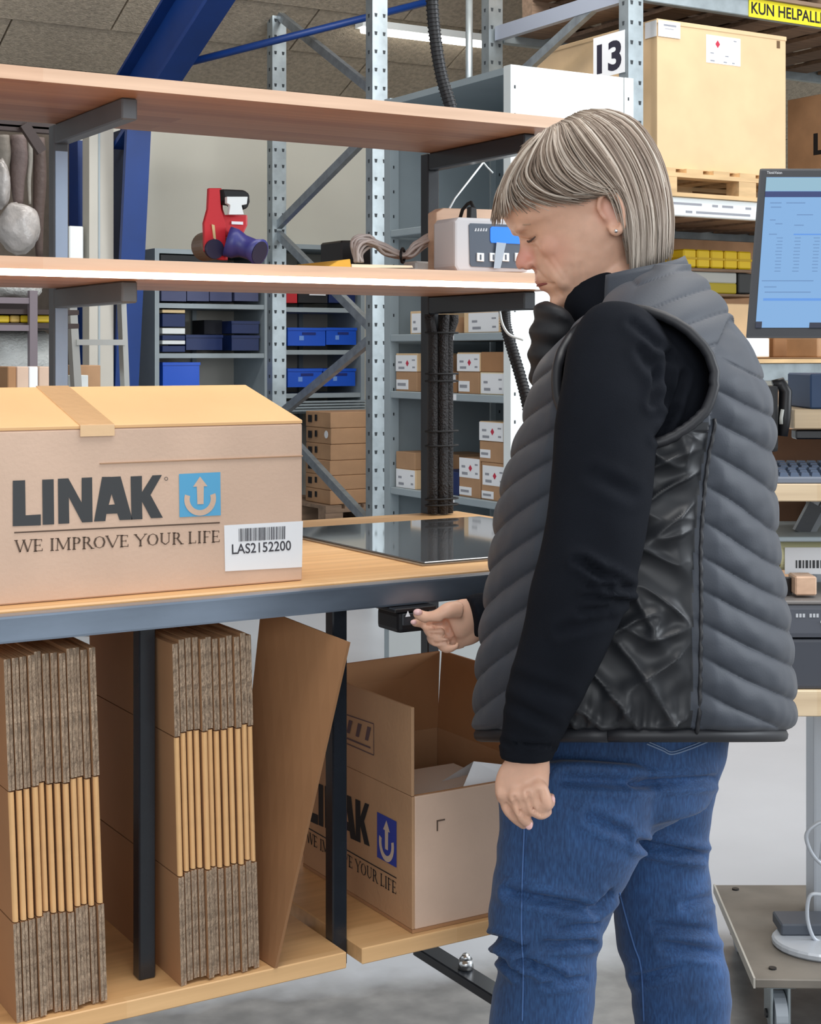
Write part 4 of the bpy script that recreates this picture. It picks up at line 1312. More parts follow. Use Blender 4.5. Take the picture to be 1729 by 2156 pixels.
# second cabinet
bin_('bright blue bin on the upper shelf of the blue-bin cabinet, left one', 606, 690, 685, 728, CB + .03, .35, BLUEP)
bin_('bright blue bin on the upper shelf of the blue-bin cabinet, right one', 687, 690, 750, 726, CB + .03, .35, BLUEP)
bin_('bright blue bin on the lower shelf of the blue-bin cabinet, left one', 606, 776, 678, 815, CB + .03, .35, BLUEP)
bin_('bright blue bin on the lower shelf of the blue-bin cabinet, right one', 681, 776, 748, 813, CB + .03, .35, BLUEP)
crate('red_box', 'small red box just below the lit shelf between the rack uprights', 'box', 603, 612, 626, 638, CB + .03, .2, RED, None, .002)
crate('black_case', 'black case with white tag just below the lit shelf', 'case', 628, 611, 690, 638, CB + .03, .25, pmat('near_black', (26, 27, 30)), None, .002)
crate('case_tag', 'white tag on the black case below the lit shelf', 'tag', 652, 614, 686, 622, CB + .022, .006, WHITEP, None, 0)
crate('black_case', 'dark blue case at the right below the lit shelf', 'case', 693, 612, 748, 638, CB + .03, .25, NAVYP, None, .002)
for k in range(4):
    y = 845 + k * 6
    p_, q_ = at_b(604, y, CB - .02), at_b(770, y, CB - .02)
    o = build('steel_rail', MB().box(p_.x, q_.x, CB - .04, CB - .01, p_.z - .012, p_.z), GREYM)
    tag(o, ('top', 'second', 'third', 'bottom')[k] + ' grey horizontal steel rail in front of the blue-bin cabinet base', 'rail', 'rails in front of the cabinet base')
# black box on top of cabinet two is the adapter on the shelf; metal ducts along the wall
for k, y in enumerate((524, 536)):
    p_, q_ = at_b(600, y, BW - .1), at_b(830, y, BW - .1)
    o = build('wall_trunking', MB().box(p_.x, q_.x + .6, BW - .1, BW - .002, p_.z - .03, p_.z + .03), GREYM, bevel=.006)
    tag(o, ('upper', 'lower')[k] + ' grey cable trunking running along the pale back wall', 'trunking', 'cable trunking on the wall')

# stack of flat cartons on pallets behind the first frame
fa0, fb0 = 4.48, 8.40
for k in range(3):
    pallet(('bottom', 'middle', 'top')[k] + ' pallet below the pile of shallow brown boxes', fa0 - .05, fb0 - .03, .0005 + k * .1425, PALD, .9, .75)
zb_ = .4285
rows = [868, 902, 936, 970, 1002, 1033, 1064]
zs = [zof(0, y, fa0, fb0) for y in rows] + [zb_]
nm = ['topmost', 'second', 'third', 'fourth', 'fifth', 'bottom']
zs[6] = zb_
for k in range(6):
    t = thing('shallow_box', nm[k] + ' shallow brown box of the pile behind the big carton', 'box', (fa0 + .3, fb0 + .16, zs[k + 1]), 0, 'pile of shallow boxes')
    build('body', MB().box(fa0 + random.uniform(-.004, .004), fa0 + .62, fb0 + random.uniform(-.004, .004), fb0 + .33, zs[k + 1] + .0006, zs[k] - .001), CARDD, t, bevel=.004)
    h_ = zs[k] - zs[k + 1]
    q = MB()
    q.box(fa0 - .0062, fa0 - .005, fb0 + .24, fb0 + .29, zs[k + 1] + h_ * .3, zs[k + 1] + h_ * .75)
    q.box(fa0 - .0062, fa0 - .005, fb0 + .17, fb0 + .20, zs[k + 1] + h_ * .4, zs[k + 1] + h_ * .8)
    build('end_print', q, INKBL, t)
    if k == 1:
        build('round_sticker', MB().cyl((fa0 - .0055, fb0 + .05, zs[2] + h_ * .6), (fa0 - .0042, fb0 + .05, zs[2] + h_ * .6), .024, n=14), WHITEP, t)

# ------------------------------------------------------------------ left background: wrapping stand, rolls, ladder
WB = 6.2
ws_ = thing('wrapping_stand', 'dark steel stand holding rolls of wrapping behind the bench on the left', 'rack', (1.9, 6.4, 0))
for x in (-60, 71):
    p_ = at_b(x, 700, WB)
    build('upright', MB().box(p_.x - .016, p_.x + .016, WB, WB + .03, 0, at_b(70, 612, WB).z), pmat('mauve_grey_steel', (128, 116, 122), .5), ws_)
    build('upright', MB().box(p_.x - .016, p_.x + .016, WB + .6, WB + .63, 0, 2.3), pmat('brown_steel', (62, 46, 42), .5), ws_)
BROWNST = pmat('brown_steel', (62, 46, 42), .5)
pL, pR = at_b(-60, 700, WB), at_b(71, 700, WB)
for y in (254, 262):
    z = at_b(0, y, WB).z
    build('top_bar', MB().box(pL.x, pR.x + .12, WB + .06, WB + .1, z - .012, z + .012), BROWNST, ws_)
for y in (632, 690):
    z = at_b(0, y, WB).z
    build('cross_bar', MB().box(pL.x, pR.x, WB + .005, WB + .025, z - .012, z + .012), pmat('mauve_grey_steel', (128, 116, 122)), ws_)
build('brace', MB().beam(at_b(50, 262, WB + .05), at_b(88, 320, WB + .05), .03, .04), BROWNST, ws_)
build('dark_shelf', MB().box(pL.x, pR.x + .2, WB + .03, WB + .59, at_b(0, 650, WB).z - .02, at_b(0, 650, WB).z), BROWNST, ws_)
build('dark_shelf', MB().box(pL.x, pR.x + .2, WB + .03, WB + .59, at_b(0, 690, WB).z, at_b(0, 690, WB).z + .02), BROWNST, ws_)
build('rear_panel', MB().box(pL.x, pR.x + .2, WB + .595, WB + .6, at_b(0, 690, WB).z, at_b(0, 620, WB).z), pmat('umber', (40, 30, 30), .7), ws_)
for k, (x0, x1) in enumerate(((-50, 20), (22, 42), (44, 66), (76, 106))):
    crate('yellow_pack', ('wide', 'narrow', 'middle', 'rightmost')[k] + ' yellow pack on the dark shelf of the wrapping stand', 'pack', x0, 664, x1, 679, WB + .06, .2, YELLOW if k != 1 else pmat('straw_pack', (214, 178, 92), .6), 'yellow packs on the stand', .004)
BUB = pmat('bubble_wrap', (226, 228, 224), .35, bump=(90, .7), var=(30, .05))
z_ = at_b(0, 746, WB + .3)
rc = at_b(20, 748, WB + .28)
o = build('bubble_wrap_roll', MB().tube([(pL.x + .03, rc.y, rc.z), (pL.x + .04, rc.y, rc.z), (pR.x + .13, rc.y, rc.z), (pR.x + .14, rc.y, rc.z)], [.096, .104, .104, .096], 28), BUB, smooth=True)
tag(o, 'thick white bubble wrap roll lying behind the carton on the left', 'bubble wrap roll')


def lump(name, label, cat, c, rad, mat, seed, k=.16, detail=4):
    bm = bmesh.new()
    bmesh.ops.create_icosphere(bm, subdivisions=detail, radius=1.0)
    off = Vector((seed * 3.1, seed, seed * .7))
    for v in bm.verts:
        d = v.co.normalized()
        n = noise.noise(d * 1.6 + off) * k + abs(noise.noise(d * 5 + off)) * k * .45
        v.co = Vector((d.x * rad[0], d.y * rad[1], d.z * rad[2])) * (1 + n)
    me = bpy.data.meshes.new(name)
    bm.to_mesh(me); bm.free()
    me.materials.append(mat)
    me.polygons.foreach_set('use_smooth', [True] * len(me.polygons))
    o = bpy.data.objects.new(name, me)
    o.location = c
    COL.objects.link(o)
    return tag(o, label, cat)


BAG = pmat('clear_bag_film', (178, 172, 168), .3, var=(14, .18), bump=(26, .8), spec=.7)
c_ = at_b(38, 482, WB + .2); lump('plastic_bag', 'bulging clear plastic bag above the lit shelf at the left edge', 'bag', c_, (.088, .09, .105), BAG, 1)
c_ = at_b(2, 388, WB + .2); lump('plastic_bag', 'upper crumpled plastic bag at the left edge above the round bag', 'bag', c_, (.035, .06, .1), BAG, 2)
c_ = at_b(34, 602, WB + .2); lump('plastic_bag', 'plastic bag sagging just below the lit shelf at the left edge', 'bag', c_, (.11, .09, .055), BUB, 3)
for k, (x, y0, y1, w, m) in enumerate(((5, 285, 400, 14, 'taupe'), (38, 285, 430, 16, 'mauve'), (62, 285, 430, 5, 'pale'), (82, 290, 540, 12, 'brown'))):
    col = {'taupe': (134, 126, 116), 'mauve': (112, 96, 92), 'pale': (168, 162, 152), 'brown': (92, 76, 70)}[m]
    pts = catmull([(x, y0, 1.0), (x + 2, (2 * y0 + y1) / 3, 1.15), (x - 1, (y0 + 2 * y1) / 3, .95), (x + 1, y1, .6)], 5)
    o = build('hanging_film', MB().tube([at_b(p[0], p[1], WB + .3) for p in pts], [w * 6.6 / F * p[2] for p in pts], 12), pmat(m + '_film', col, .6, bump=(40, .5)), smooth=True)
    tag(o, m + ' coloured strip of film hanging from the wrapping stand', 'film', 'hanging film strips')
for k, (x0, x1, m, lab) in enumerate(((16, 34, CARDIN, 'dark brown end box'), (35, 60, CARD, 'light brown box'), (61, 80, WHITEP, 'white box'), (82, 112, CARD, 'wide brown box'))):
    crate('small_box', lab + ' in the row just above the big carton at the left', 'box', x0, 772, x1, 822, 5.2 + k * .003, .2, m, 'row of small boxes behind the carton', .003)
tz_ = at_b(60, 822.5, 5.2).z
st_ = thing('side_table', 'grey table carrying the row of small boxes behind the carton', 'table', (1.7, 5.35, 0))
build('table_top', MB().box(1.2, 2.15, 5.1, 5.6, tz_ - .03, tz_), GREYM, st_, bevel=.003)
for a in (1.22, 2.09):
    for b in (5.12, 5.54):
        build('leg', MB().box(a, a + .04, b, b + .04, 0, tz_ - .031), GREYM, st_)

# aluminium step ladder
LB = 7.2
ld = thing('step_ladder', 'aluminium step ladder standing in front of the cream duct', 'ladder', (at_b(205, 700, LB).x, LB, 0))
ALU = pmat('aluminium', (196, 196, 192), .35, .5)
def lad(x_top, y_top, x_bot, y_bot):
    p_, q_ = at_b(x_top, y_top, LB), at_b(x_bot, y_bot, LB)
    d = (q_ - p_) / (q_.z - p_.z)
    return p_, p_ + d * (0 - p_.z)
(l0, l1), (r0_, r1_) = lad(150, 640, 160, 810), lad(256, 634, 263, 812)
build('rail', MB().beam(l0, l1, .036, .06, up=(0, 1, 0)), ALU, ld)
build('rail', MB().beam(r0_, r1_, .026, .06, up=(0, 1, 0)), ALU, ld)
for y in (600, 720, 850, 980):
    p_, q_ = at_b(156, y, LB), at_b(258, y, LB)
    build('step', MB().box(p_.x, q_.x, LB - .04, LB + .04, p_.z - .015, p_.z + .012), ALU, ld)
for y in (634,):
    p_, q_ = at_b(150, y, LB), at_b(258, y, LB)
    build('top_step', MB().box(p_.x, q_.x, LB - .06, LB + .08, p_.z, p_.z + .02), ALU, ld)
crate('white_bin', 'white bin with flat lid standing left of the blue column', 'bin', 146, 476, 176, 560, 9.0, .3, WHITEM, None, .006)
crate('brown_box', 'small brown box behind the ladder above the big carton', 'box', 166, 769, 212, 818, 7.6, .25, CARDD, None, .004)
o = build('bench_plinth', MB().box(at_b(120, 800, 7.5).x, at_b(300, 800, 7.5).x, 7.45, 7.95, 0, at_b(190, 818.5, 7.5).z), GREYM)
tag(o, 'low grey bench behind the step ladder', 'bench')
crate('grey_box', 'pale grey box at the foot of the ladder above the big carton', 'box', 150, 790, 186, 818, 7.46, .1, WHITEM, None, .003)
crate('floor_cabinet', 'grey cabinet corner far behind the open carton', 'cabinet', 1004, 1376, 1060, 1420, 5.2, .5, GREYM, None, .004)
# ------------------------------------------------------------------ computer trolley, aligned to the view
def vw(x, y, Y):
    """view-space point (X right, Y depth, Z up) of a pixel at depth Y"""
    return Vector(((x - CX) * Y / F, Y, HC - (y - HY) * Y / F))


RV = Matrix.Rotation(-YAW, 4, 'Z')


def vroot(name, label, cat, X, Y, Z=0.0, group=None):
    p = RV @ Vector((X, Y, Z))
    return thing(name, label, cat, p, -YAW, group)


class VB(MB):
    """mesh builder in view space; build through vbuild"""


def vbuild(name, mb, mats, parent=None, **k):
    mb.v = [RV @ Vector(p) for p in mb.v]
    return build(name, mb, mats, parent, **k)


pl0, pl1 = vw(1590, 2062, 3.04), vw(1505, 1864, 3.60)
ct = vroot('computer_trolley', 'wheeled computer trolley with grey pole and wooden shelves at the right edge', 'trolley', .95, 3.3)
PZ = .132
q = MB()
def quad_slab(p0, p1, p2, p3, z0, z1):
    return MB().hexa([Vector((p.x, p.y, z0)) for p in (p0, p1, p2, p3)] + [Vector((p.x, p.y, z1)) for p in (p0, p1, p2, p3)])
n0, n1 = vw(1590, 2062, 3.04), vw(1505, 1864, 3.58)
w = .62
vbuild('platform', quad_slab(n0, n0 + Vector((w, -.02, 0)), n1 + Vector((w, 0, 0)), n1, PZ - .018, PZ), pmat('worn_plywood', (112, 106, 98), .55, var=(7, .25)), ct, bevel=.002)
vbuild('platform_edge', MB().beam(Vector((n0.x - .001, n0.y, PZ - .008)), Vector((n1.x - .001, n1.y, PZ - .008)), .004, .02), pmat('pale_edge', (176, 172, 164), .6), ct)
for (X, Y) in ((n0.x + .055, n0.y + .05), (n1.x + .05, n1.y - .05), (n0.x + .56, n0.y + .05), (n1.x + .56, n1.y - .05)):
    wh = MB().cyl((X - .012, Y, .045), (X + .012, Y, .045), .045, n=24)
    c = vbuild('caster', wh, pmat('wheel_grey', (150, 158, 166), .5), ct)
    vbuild('fork', MB().box(X - .02, X - .014, Y - .03, Y + .03, .03, .112).box(X + .014, X + .02, Y - .03, Y + .03, .03, .112).box(X - .03, X + .03, Y - .035, Y + .035, .106, .113), GALV, c, bevel=.002)
    vbuild('axle', MB().cyl((X - .024, Y, .045), (X + .024, Y, .045), .009, n=10), BLACKP, c)
for x, y in ((1549, 1873), (1627, 2040)):
    p = at_z(x, y, PZ)
    build('screw', MB().cyl((p.x, p.y, PZ), (p.x, p.y, PZ + .003), .008, n=10), BLACKP, ct)
PX = vw(1741, 1700, 3.37).x
vbuild('pole', MB().box(PX - .028, PX + .04, 3.37, 3.44, PZ, 1.03), pmat('pole_grey', (186, 192, 200), .4, .2), ct, bevel=.006, seg=2)
# shelves on the pole: printer shelf, roll tray, keyboard shelf, upper board
def shelf(x0, y0, y1, Y, name, mat, depth=.315, width=.6):
    p0_, p1_ = vw(x0, y0, Y), vw(x0, y1, Y)
    return vbuild(name, MB().box(p0_.x, p0_.x + width, Y, Y + depth, p1_.z, p0_.z), mat, ct, bevel=.002)
shelf(1645, 1454, 1509, 3.05, 'printer_shelf', wood('pale_beech', (236, 214, 180), (228, 202, 164)))
shelf(1618, 1019, 1056, 3.05, 'keyboard_shelf', wood('pale_beech', (236, 214, 180), (228, 202, 164)))
shelf(1600, 1131, 1141, 3.1, 'roll_tray', GREYM, .3)
shelf(1672, 862, 903, 3.12, 'upper_shelf', wood('pale_beech', (236, 214, 180), (228, 202, 164)), .3)
vbuild('strut', MB().beam(vw(1717, 1062, 3.2), vw(1685, 1122, 3.2), .02, .03), BLACKM, ct)
vbuild('strut', MB().beam(vw(1738, 1062, 3.2), vw(1705, 1122, 3.2), .012, .02), GREYTUBE, ct)
vbuild('back_board', MB().box(vw(1622, 900, 3.47).x, vw(1622, 900, 3.47).x + .6, 3.45, 3.465, vw(1700, 1130, 3.42).z, vw(1700, 905, 3.42).z), pmat('dark_brown_board', (96, 66, 44), .7, var=(9, .2)), ct)
vbuild('rear_column', MB().box(.98, 1.03, 3.466, 3.50, .4, 1.28), pmat('pole_grey', (186, 192, 200)), ct, bevel=.004)
vbuild('column_arm', MB().box(.99, 1.02, 3.36, 3.4659, .40, .43), pmat('pole_grey', (186, 192, 200)), ct)
vbuild('bracket', MB().box(vw(1676, 905, 3.2).x, vw(1729, 905, 3.2).x + .2, 3.2, 3.24, vw(1700, 925, 3.2).z, vw(1700, 905, 3.2).z), BLACKM, ct, bevel=.003)
# monitor
MY = 3.0
mt = vroot('monitor', 'black flat monitor showing a pale blue spreadsheet window', 'monitor', vw(1800, 720, MY).x, MY, vw(1700, 800, MY).z)
def mon(x, y, d=0.0):
    """pixel in the tilted screen plane: bottom nearer than the top"""
    Y = MY + (712 - y) / 357 * .10 + d
    sh = -(712 - y) / 357 * 0 
    return vw(x, y, Y)
def mquad(x0t, y0, x1t, x0b, y1, x1b, d0, d1):
    return MB().hexa([mon(x0b, y1, d0), mon(x1b, y1, d0), mon(x1b, y1, d1), mon(x0b, y1, d1), mon(x0t, y0, d0), mon(x1t, y0, d0), mon(x1t, y0, d1), mon(x0t, y0, d1)])
vbuild('bezel', mquad(1600, 355, 2100, 1571, 712, 2110, .0, .035), pmat('charcoal_plastic', (46, 48, 53), .4), mt, bevel=.004, seg=2)
scr = vbuild('screen', mquad(1614, 373, 2085, 1591, 690, 2090, -.0012, .0), pmat('screen_glow', (40, 60, 80), .3, emit=((136, 180, 228), .8)), mt)
def sx(x, y):
    """left edge of the screen follows the frame; x measured from it at the top"""
    k = (y - 373) / 317
    return x - 23 * k
def mflat(q, x0, y0, x1, y1, d=-.002, mi=0):
    q.add([mon(sx(x0, y1), y1, d), mon(sx(x1, y1), y1, d), mon(sx(x1, y0), y0, d), mon(sx(x0, y0), y0, d)], [(0, 1, 2, 3)], mi)
q = MB(); mflat(q, 1614, 403, 2085, 415)
vbuild('title_bar', q, pmat('screen_navy', (26, 40, 84), .4, emit=((26, 40, 84), .5)), scr, recalc=False)
q = MB(); mflat(q, 1614, 374, 2085, 402)
vbuild('tool_bar', q, pmat('screen_teal', (40, 60, 70), .4, emit=((150, 188, 208), .8)), scr, recalc=False)
q = MB()
rr_ = random.Random(8)
for (x0, y0, x1) in ((1626, 426, 1650), (1660, 426, 1700), (1628, 435, 1650), (1684, 451, 1718), (1628, 462, 1640), (1640, 470, 1655), (1680, 473, 1700), (1628, 492, 1645), (1620, 590, 1729), (1626, 603, 1652), (1628, 614, 1690), (1690, 614, 1725)):
    mflat(q, x0, y0, x1, y0 + 2.2)
for c0_ in (1644, 1682, 1722):
    for k in range(11):
        mflat(q, c0_ + rr_.uniform(0, 3), 500 + k * 7, c0_ + 14, 501.8 + k * 7)
for x0 in (1622, 1634, 1648, 1668, 1692, 1716):
    mflat(q, x0, 379, x0 + 8, 381); mflat(q, x0, 390, x0 + 5, 394)
vbuild('screen_text', q, pmat('screen_grey', (40, 60, 80), .4, emit=((104, 142, 190), .8)), scr, recalc=False)['kind'] = 'stuff'
q = MB(); mflat(q, 1680, 492, 1780, 495); mflat(q, 1626, 628, 1780, 633)
vbuild('selected_rows', q, pmat('screen_blue', (40, 60, 90), .4, emit=((90, 150, 228), .8)), scr, recalc=False)
q = MB(); mflat(q, 1614, 677, 1627, 690, -.0024); mflat(q, 1727, 679, 1790, 690, -.0024)
vbuild('task_bar_icons', q, pmat('screen_dark', (30, 34, 50), .4, emit=((30, 34, 50), .4)), scr, recalc=False)
q = MB()
o0 = mon(1615, 366.5, -.0012)
put_text(q, 'ThinkVision', o0, mon(1647, 366.5, -.0012) - o0, mon(1615, 360.5, -.0012) - o0, bold=.01)
vbuild('maker_name', q, pmat('silver_print', (190, 192, 196), .5), mt, recalc=False)
vbuild('stand', MB().box(vw(1900, 720, 3.08).x - .03, vw(1900, 720, 3.08).x + .03, 3.1, 3.14, vw(1700, 860, 3.12).z + .001, vw(1700, 560, 3.12).z), BLACKP, mt, bevel=.004)
# keyboard
kb_ = vroot('keyboard', 'grey keyboard on the pale wooden trolley shelf', 'keyboard', vw(1700, 1015, 3.1).x, 3.12, vw(1700, 1018, 3.05).z)
kz = vw(1700, 1018.5, 3.05).z
kx = vw(1612, 1000, 3.06).x
q = MB(); q.hexa([Vector((kx, 3.055, kz)), Vector((kx + .45, 3.055, kz)), Vector((kx + .45, 3.24, kz)), Vector((kx, 3.24, kz)), Vector((kx, 3.055, kz + .012)), Vector((kx + .45, 3.055, kz + .012)), Vector((kx + .45, 3.24, kz + .03)), Vector((kx, 3.24, kz + .03))])
vbuild('base', q, pmat('key_base_grey', (120, 128, 142), .5), kb_, bevel=.002)
KEY = pmat('key_blue_grey', (76, 92, 116), .4)
kmesh = None
for r_ in range(6):
    for c in range(10):
        Y = 3.064 + r_ * .028
        zk = kz + .012 + (Y - 3.055) * .097
        X = kx + .008 + c * .021 + (r_ % 3) * .004
        if kmesh is None:
            kmesh = vbuild('key', MB().hexa([Vector((X, Y, zk)), Vector((X + .017, Y, zk)), Vector((X + .017, Y + .022, zk)), Vector((X, Y + .022, zk)),
                                            Vector((X + .002, Y + .003, zk + .008)), Vector((X + .015, Y + .003, zk + .008)), Vector((X + .015, Y + .019, zk + .008)), Vector((X + .002, Y + .019, zk + .008))]), KEY, kb_)
            base = (X, Y, zk)
        else:
            o = kmesh.copy(); COL.objects.link(o); o.parent = kb_
            o.location = (X - base[0], Y - base[1], zk - base[2])
# label roll, printer, blue binder, black holder, white box
rl = vroot('label_roll', 'roll of pale yellow labels with a printed barcode on the trolley tray', 'label roll', vw(1700, 1180, 3.12).x, 3.14, vw(1700, 1212, 3.12).z)
rz_ = vw(1700, 1178, 3.13)
rx0 = vw(1655, 1178, 3.13).x
vbuild('paper_roll', MB().cyl((rx0, 3.2, rz_.z), (rx0 + .14, 3.2, rz_.z), .0305, n=28), pmat('pale_yellow_paper', (244, 238, 190), .6), rl)
vbuild('core', MB().cyl((rx0 - .018, 3.2, rz_.z), (rx0 - .0005, 3.2, rz_.z), .028, n=24), pmat('olive_core', (150, 138, 62), .5), rl)
vbuild('flange', MB().cyl((rx0 - .021, 3.2, rz_.z), (rx0 - .0185, 3.2, rz_.z), .0312, n=24), pmat('cream_flange', (226, 216, 168), .5), rl)
q = MB(); q.box(rx0 + .006, rx0 + .13, 3.1635, 3.1645, rz_.z - .034, rz_.z + .02)
lbp = vbuild('label_sheet', q, WHITEP, rl)
q = MB(); xx = rx0 + .028
while xx < rx0 + .1:
    ww = rnd.choice((.002, .003, .005)); q.box(xx, xx + ww, 3.1628, 3.1634, rz_.z - .022, rz_.z - .006); xx += ww + .003
vbuild('barcode', q, INK, lbp)
tr_ = vbuild('wooden_block', MB().box(vw(1670, 1240, 3.1).x, vw(1715, 1240, 3.1).x, 3.08, 3.14, vw(1690, 1254, 3.08).z, vw(1690, 1214, 3.08).z), BEECHF, bevel=.003)
tag(tr_, 'small pale wooden block between the printer and the label roll', 'block')
bt_ = vbuild('black_pot', MB().cyl(vw(1655, 1251, 3.12), vw(1655, 1216, 3.12), .012, n=16), BLACKP, smooth=False)
tag(bt_, 'small black pot beside the wooden block on the printer', 'pot')
pr = vroot('label_printer', 'dark grey label printer on the lower trolley shelf', 'printer', vw(1730, 1450, 3.1).x, 3.15, vw(1700, 1454, 3.05).z)
p0_ = vw(1610, 1453.5, 3.05)
pz0, pz1 = p0_.z + .0005, vw(1700, 1265, 3.05).z
DK = pmat('printer_slate', (66, 70, 80), .42)
vbuild('body', MB().box(p0_.x, p0_.x + .3, 3.06, 3.30, pz0, pz0 + (pz1 - pz0) * .56), DK, pr, bevel=.006, seg=2)
vbuild('cover', MB().box(p0_.x, p0_.x + .3, 3.055, 3.30, pz0 + (pz1 - pz0) * .575, pz1 - .008), pmat('printer_slate_light', (84, 88, 98), .4), pr, bevel=.01, seg=2)
vbuild('top_tray', MB().box(p0_.x - .004, p0_.x + .304, 3.05, 3.30, pz1 - .0075, pz1), pmat('grey_lid', (128, 124, 122), .5), pr, bevel=.002)
vbuild('slot', MB().box(p0_.x + .11, p0_.x + .28, 3.052, 3.0545, vw(1700, 1312, 3.05).z, vw(1700, 1308, 3.05).z), pmat('pale_mark', (196, 200, 206)), pr)
q = MB(); o0 = vw(1676, 1300, 3.0538)
for k in range(7):
    if k == 3:
        continue
    e = vw(1676 + k * 7.2, 1300, 3.0538); f_ = vw(1676 + k * 7.2 + 5, 1292, 3.0538)
    q.add([(e.x, 3.0538, e.z), (f_.x, 3.0538, e.z), (f_.x, 3.0538, f_.z), (e.x, 3.0538, f_.z)], [(0, 1, 2, 3)])
vbuild('front_print', q, pmat('pale_mark', (196, 200, 206)), pr, recalc=False)
bd = vbuild('blue_binder', MB().box(vw(1704, 830, 3.15).x, vw(1704, 830, 3.15).x + .12, 3.14, 3.33, vw(1704, 862, 3.12).z + .0005, vw(1704, 787, 3.14).z), pmat('steel_blue_cover', (52, 78, 116), .5), bevel=.003)
tag(bd, 'steel-blue binder standing on the upper trolley shelf', 'binder')
hk = vroot('hand_scanner', 'black hand scanner hanging beside the trolley behind the vest', 'scanner', vw(1650, 860, 3.09).x, 3.09, vw(1650, 925, 3.09).z)
vbuild('holder', MB().tube([vw(1630, 812, 3.09), vw(1644, 806, 3.09), vw(1654, 824, 3.09), vw(1652, 880, 3.09), vw(1648, 918, 3.09)], [.012, .012, .013, .013, .010], 12), BLACKP, hk, smooth=True)
vbuild('body', MB().box(vw(1604, 860, 3.07).x, vw(1640, 860, 3.07).x, 3.07, 3.11, vw(1620, 952, 3.07).z, vw(1620, 812, 3.07).z), pmat('near_black', (26, 27, 30)), hk, bevel=.008, seg=2)
vbuild('trigger', MB().tube([vw(1648, 862, 3.07), vw(1645, 880, 3.07), vw(1645, 893, 3.07)], .0036, 8), pmat('pale_grey_plastic', (176, 178, 172)), hk, smooth=True)
bs = vroot('base_unit', 'round grey scanner base lying on the trolley platform', 'base', vw(1720, 2000, 3.2).x, 3.2, PZ)
bc_ = at_z(1745, 1990, PZ + .001)
bcv = RV.inverted() @ bc_
pts = [(bcv.x + .115 * math.cos(t), bcv.y + .10 * math.sin(t)) for t in [i * math.pi / 16 for i in range(32)]]
vbuild('dish', MB().prism(pts, lambda u, v, w_: (u, v, w_), PZ + .0005, PZ + .016), pmat('pole_grey', (186, 192, 200)), bs, bevel=.004)
vbuild('recess', MB().box(bcv.x - .095, bcv.x + .1, bcv.y + .01, bcv.y + .09, PZ + .0162, PZ + .04), pmat('slate_recess', (74, 80, 90), .5), bs, bevel=.003)
cd = vbuild('grey_cable', MB().tube([vw(x, y, 3.18) for x, y in catmull([(1729, 1808), (1735, 1736), (1712, 1740), (1698, 1760), (1706, 1790), (1722, 1812), (1740, 1826)], 6)], .0042, 8), pmat('pole_grey', (186, 192, 200)), smooth=True)
tag(cd, 'grey cable looping out beside the trolley pole', 'cable')
cd = vbuild('grey_cable', MB().tube([vw(x, y, 3.2) for x, y in catmull([(1735, 1884), (1706, 1886), (1700, 1930), (1712, 1972), (1730, 1985)], 6)], .004, 8), pmat('pole_grey', (186, 192, 200)), smooth=True)
tag(cd, 'lower grey cable curling down to the trolley platform', 'cable')
# ------------------------------------------------------------------ person (built in view-aligned space)
from bisect import bisect_right
YB = 1.77                                     # depth of the torso axis
person = vroot('person', 'grey-haired person in black quilted vest and blue jeans pressing the bench control', 'person', vw(1340, 1000, YB).x, YB, 0)
FW = Vector((-.968, .25, 0))                  # facing
SL = Vector((-.25, -.968, 0))                 # left side of the body, towards the viewer


def remesh(mb, vox, smooth=2, fac=.5, name='tmp'):
    """one continuous skin over all pieces of a builder"""
    me = bpy.data.meshes.new(name)
    me.from_pydata([tuple(p) for p in mb.v], [], mb.f)
    bm = bmesh.new(); bm.from_mesh(me)
    bmesh.ops.recalc_face_normals(bm, faces=bm.faces)
    bm.to_mesh(me); bm.free()
    ob = bpy.data.objects.new(name, me)
    COL.objects.link(ob)
    m = ob.modifiers.new('r', 'REMESH')
    m.mode = 'VOXEL'
    m.voxel_size = vox
    if smooth:
        s_ = ob.modifiers.new('s', 'SMOOTH')
        s_.iterations = smooth
        s_.factor = fac
    dg = bpy.context.evaluated_depsgraph_get()
    ev = bpy.data.meshes.new_from_object(ob.evaluated_get(dg))
    n = len(ev.vertices)
    co = np.empty(n * 3); ev.vertices.foreach_get('co', co)
    out = MB()
    out.v = [Vector(p) for p in co.reshape(-1, 3)]
    out.f = [tuple(p.vertices) for p in ev.polygons]
    out.m = [0] * len(out.f)
    bpy.data.objects.remove(ob)
    bpy.data.meshes.remove(me)
    bpy.data.meshes.remove(ev)
    return out


def normals(mb):
    """vertex normals of a builder as an array"""
    V = np.array([tuple(p) for p in mb.v])
    N = np.zeros_like(V)
    for k in (3, 4):
        Q = np.array([f for f in mb.f if len(f) == k], int)
        if len(Q):
            n = np.cross(V[Q[:, 1]] - V[Q[:, 0]], V[Q[:, 2]] - V[Q[:, 0]])
            for c in range(k):
                np.add.at(N, Q[:, c], n)
    L_ = np.linalg.norm(N, axis=1); L_[L_ == 0] = 1
    return V, N / L_[:, None]


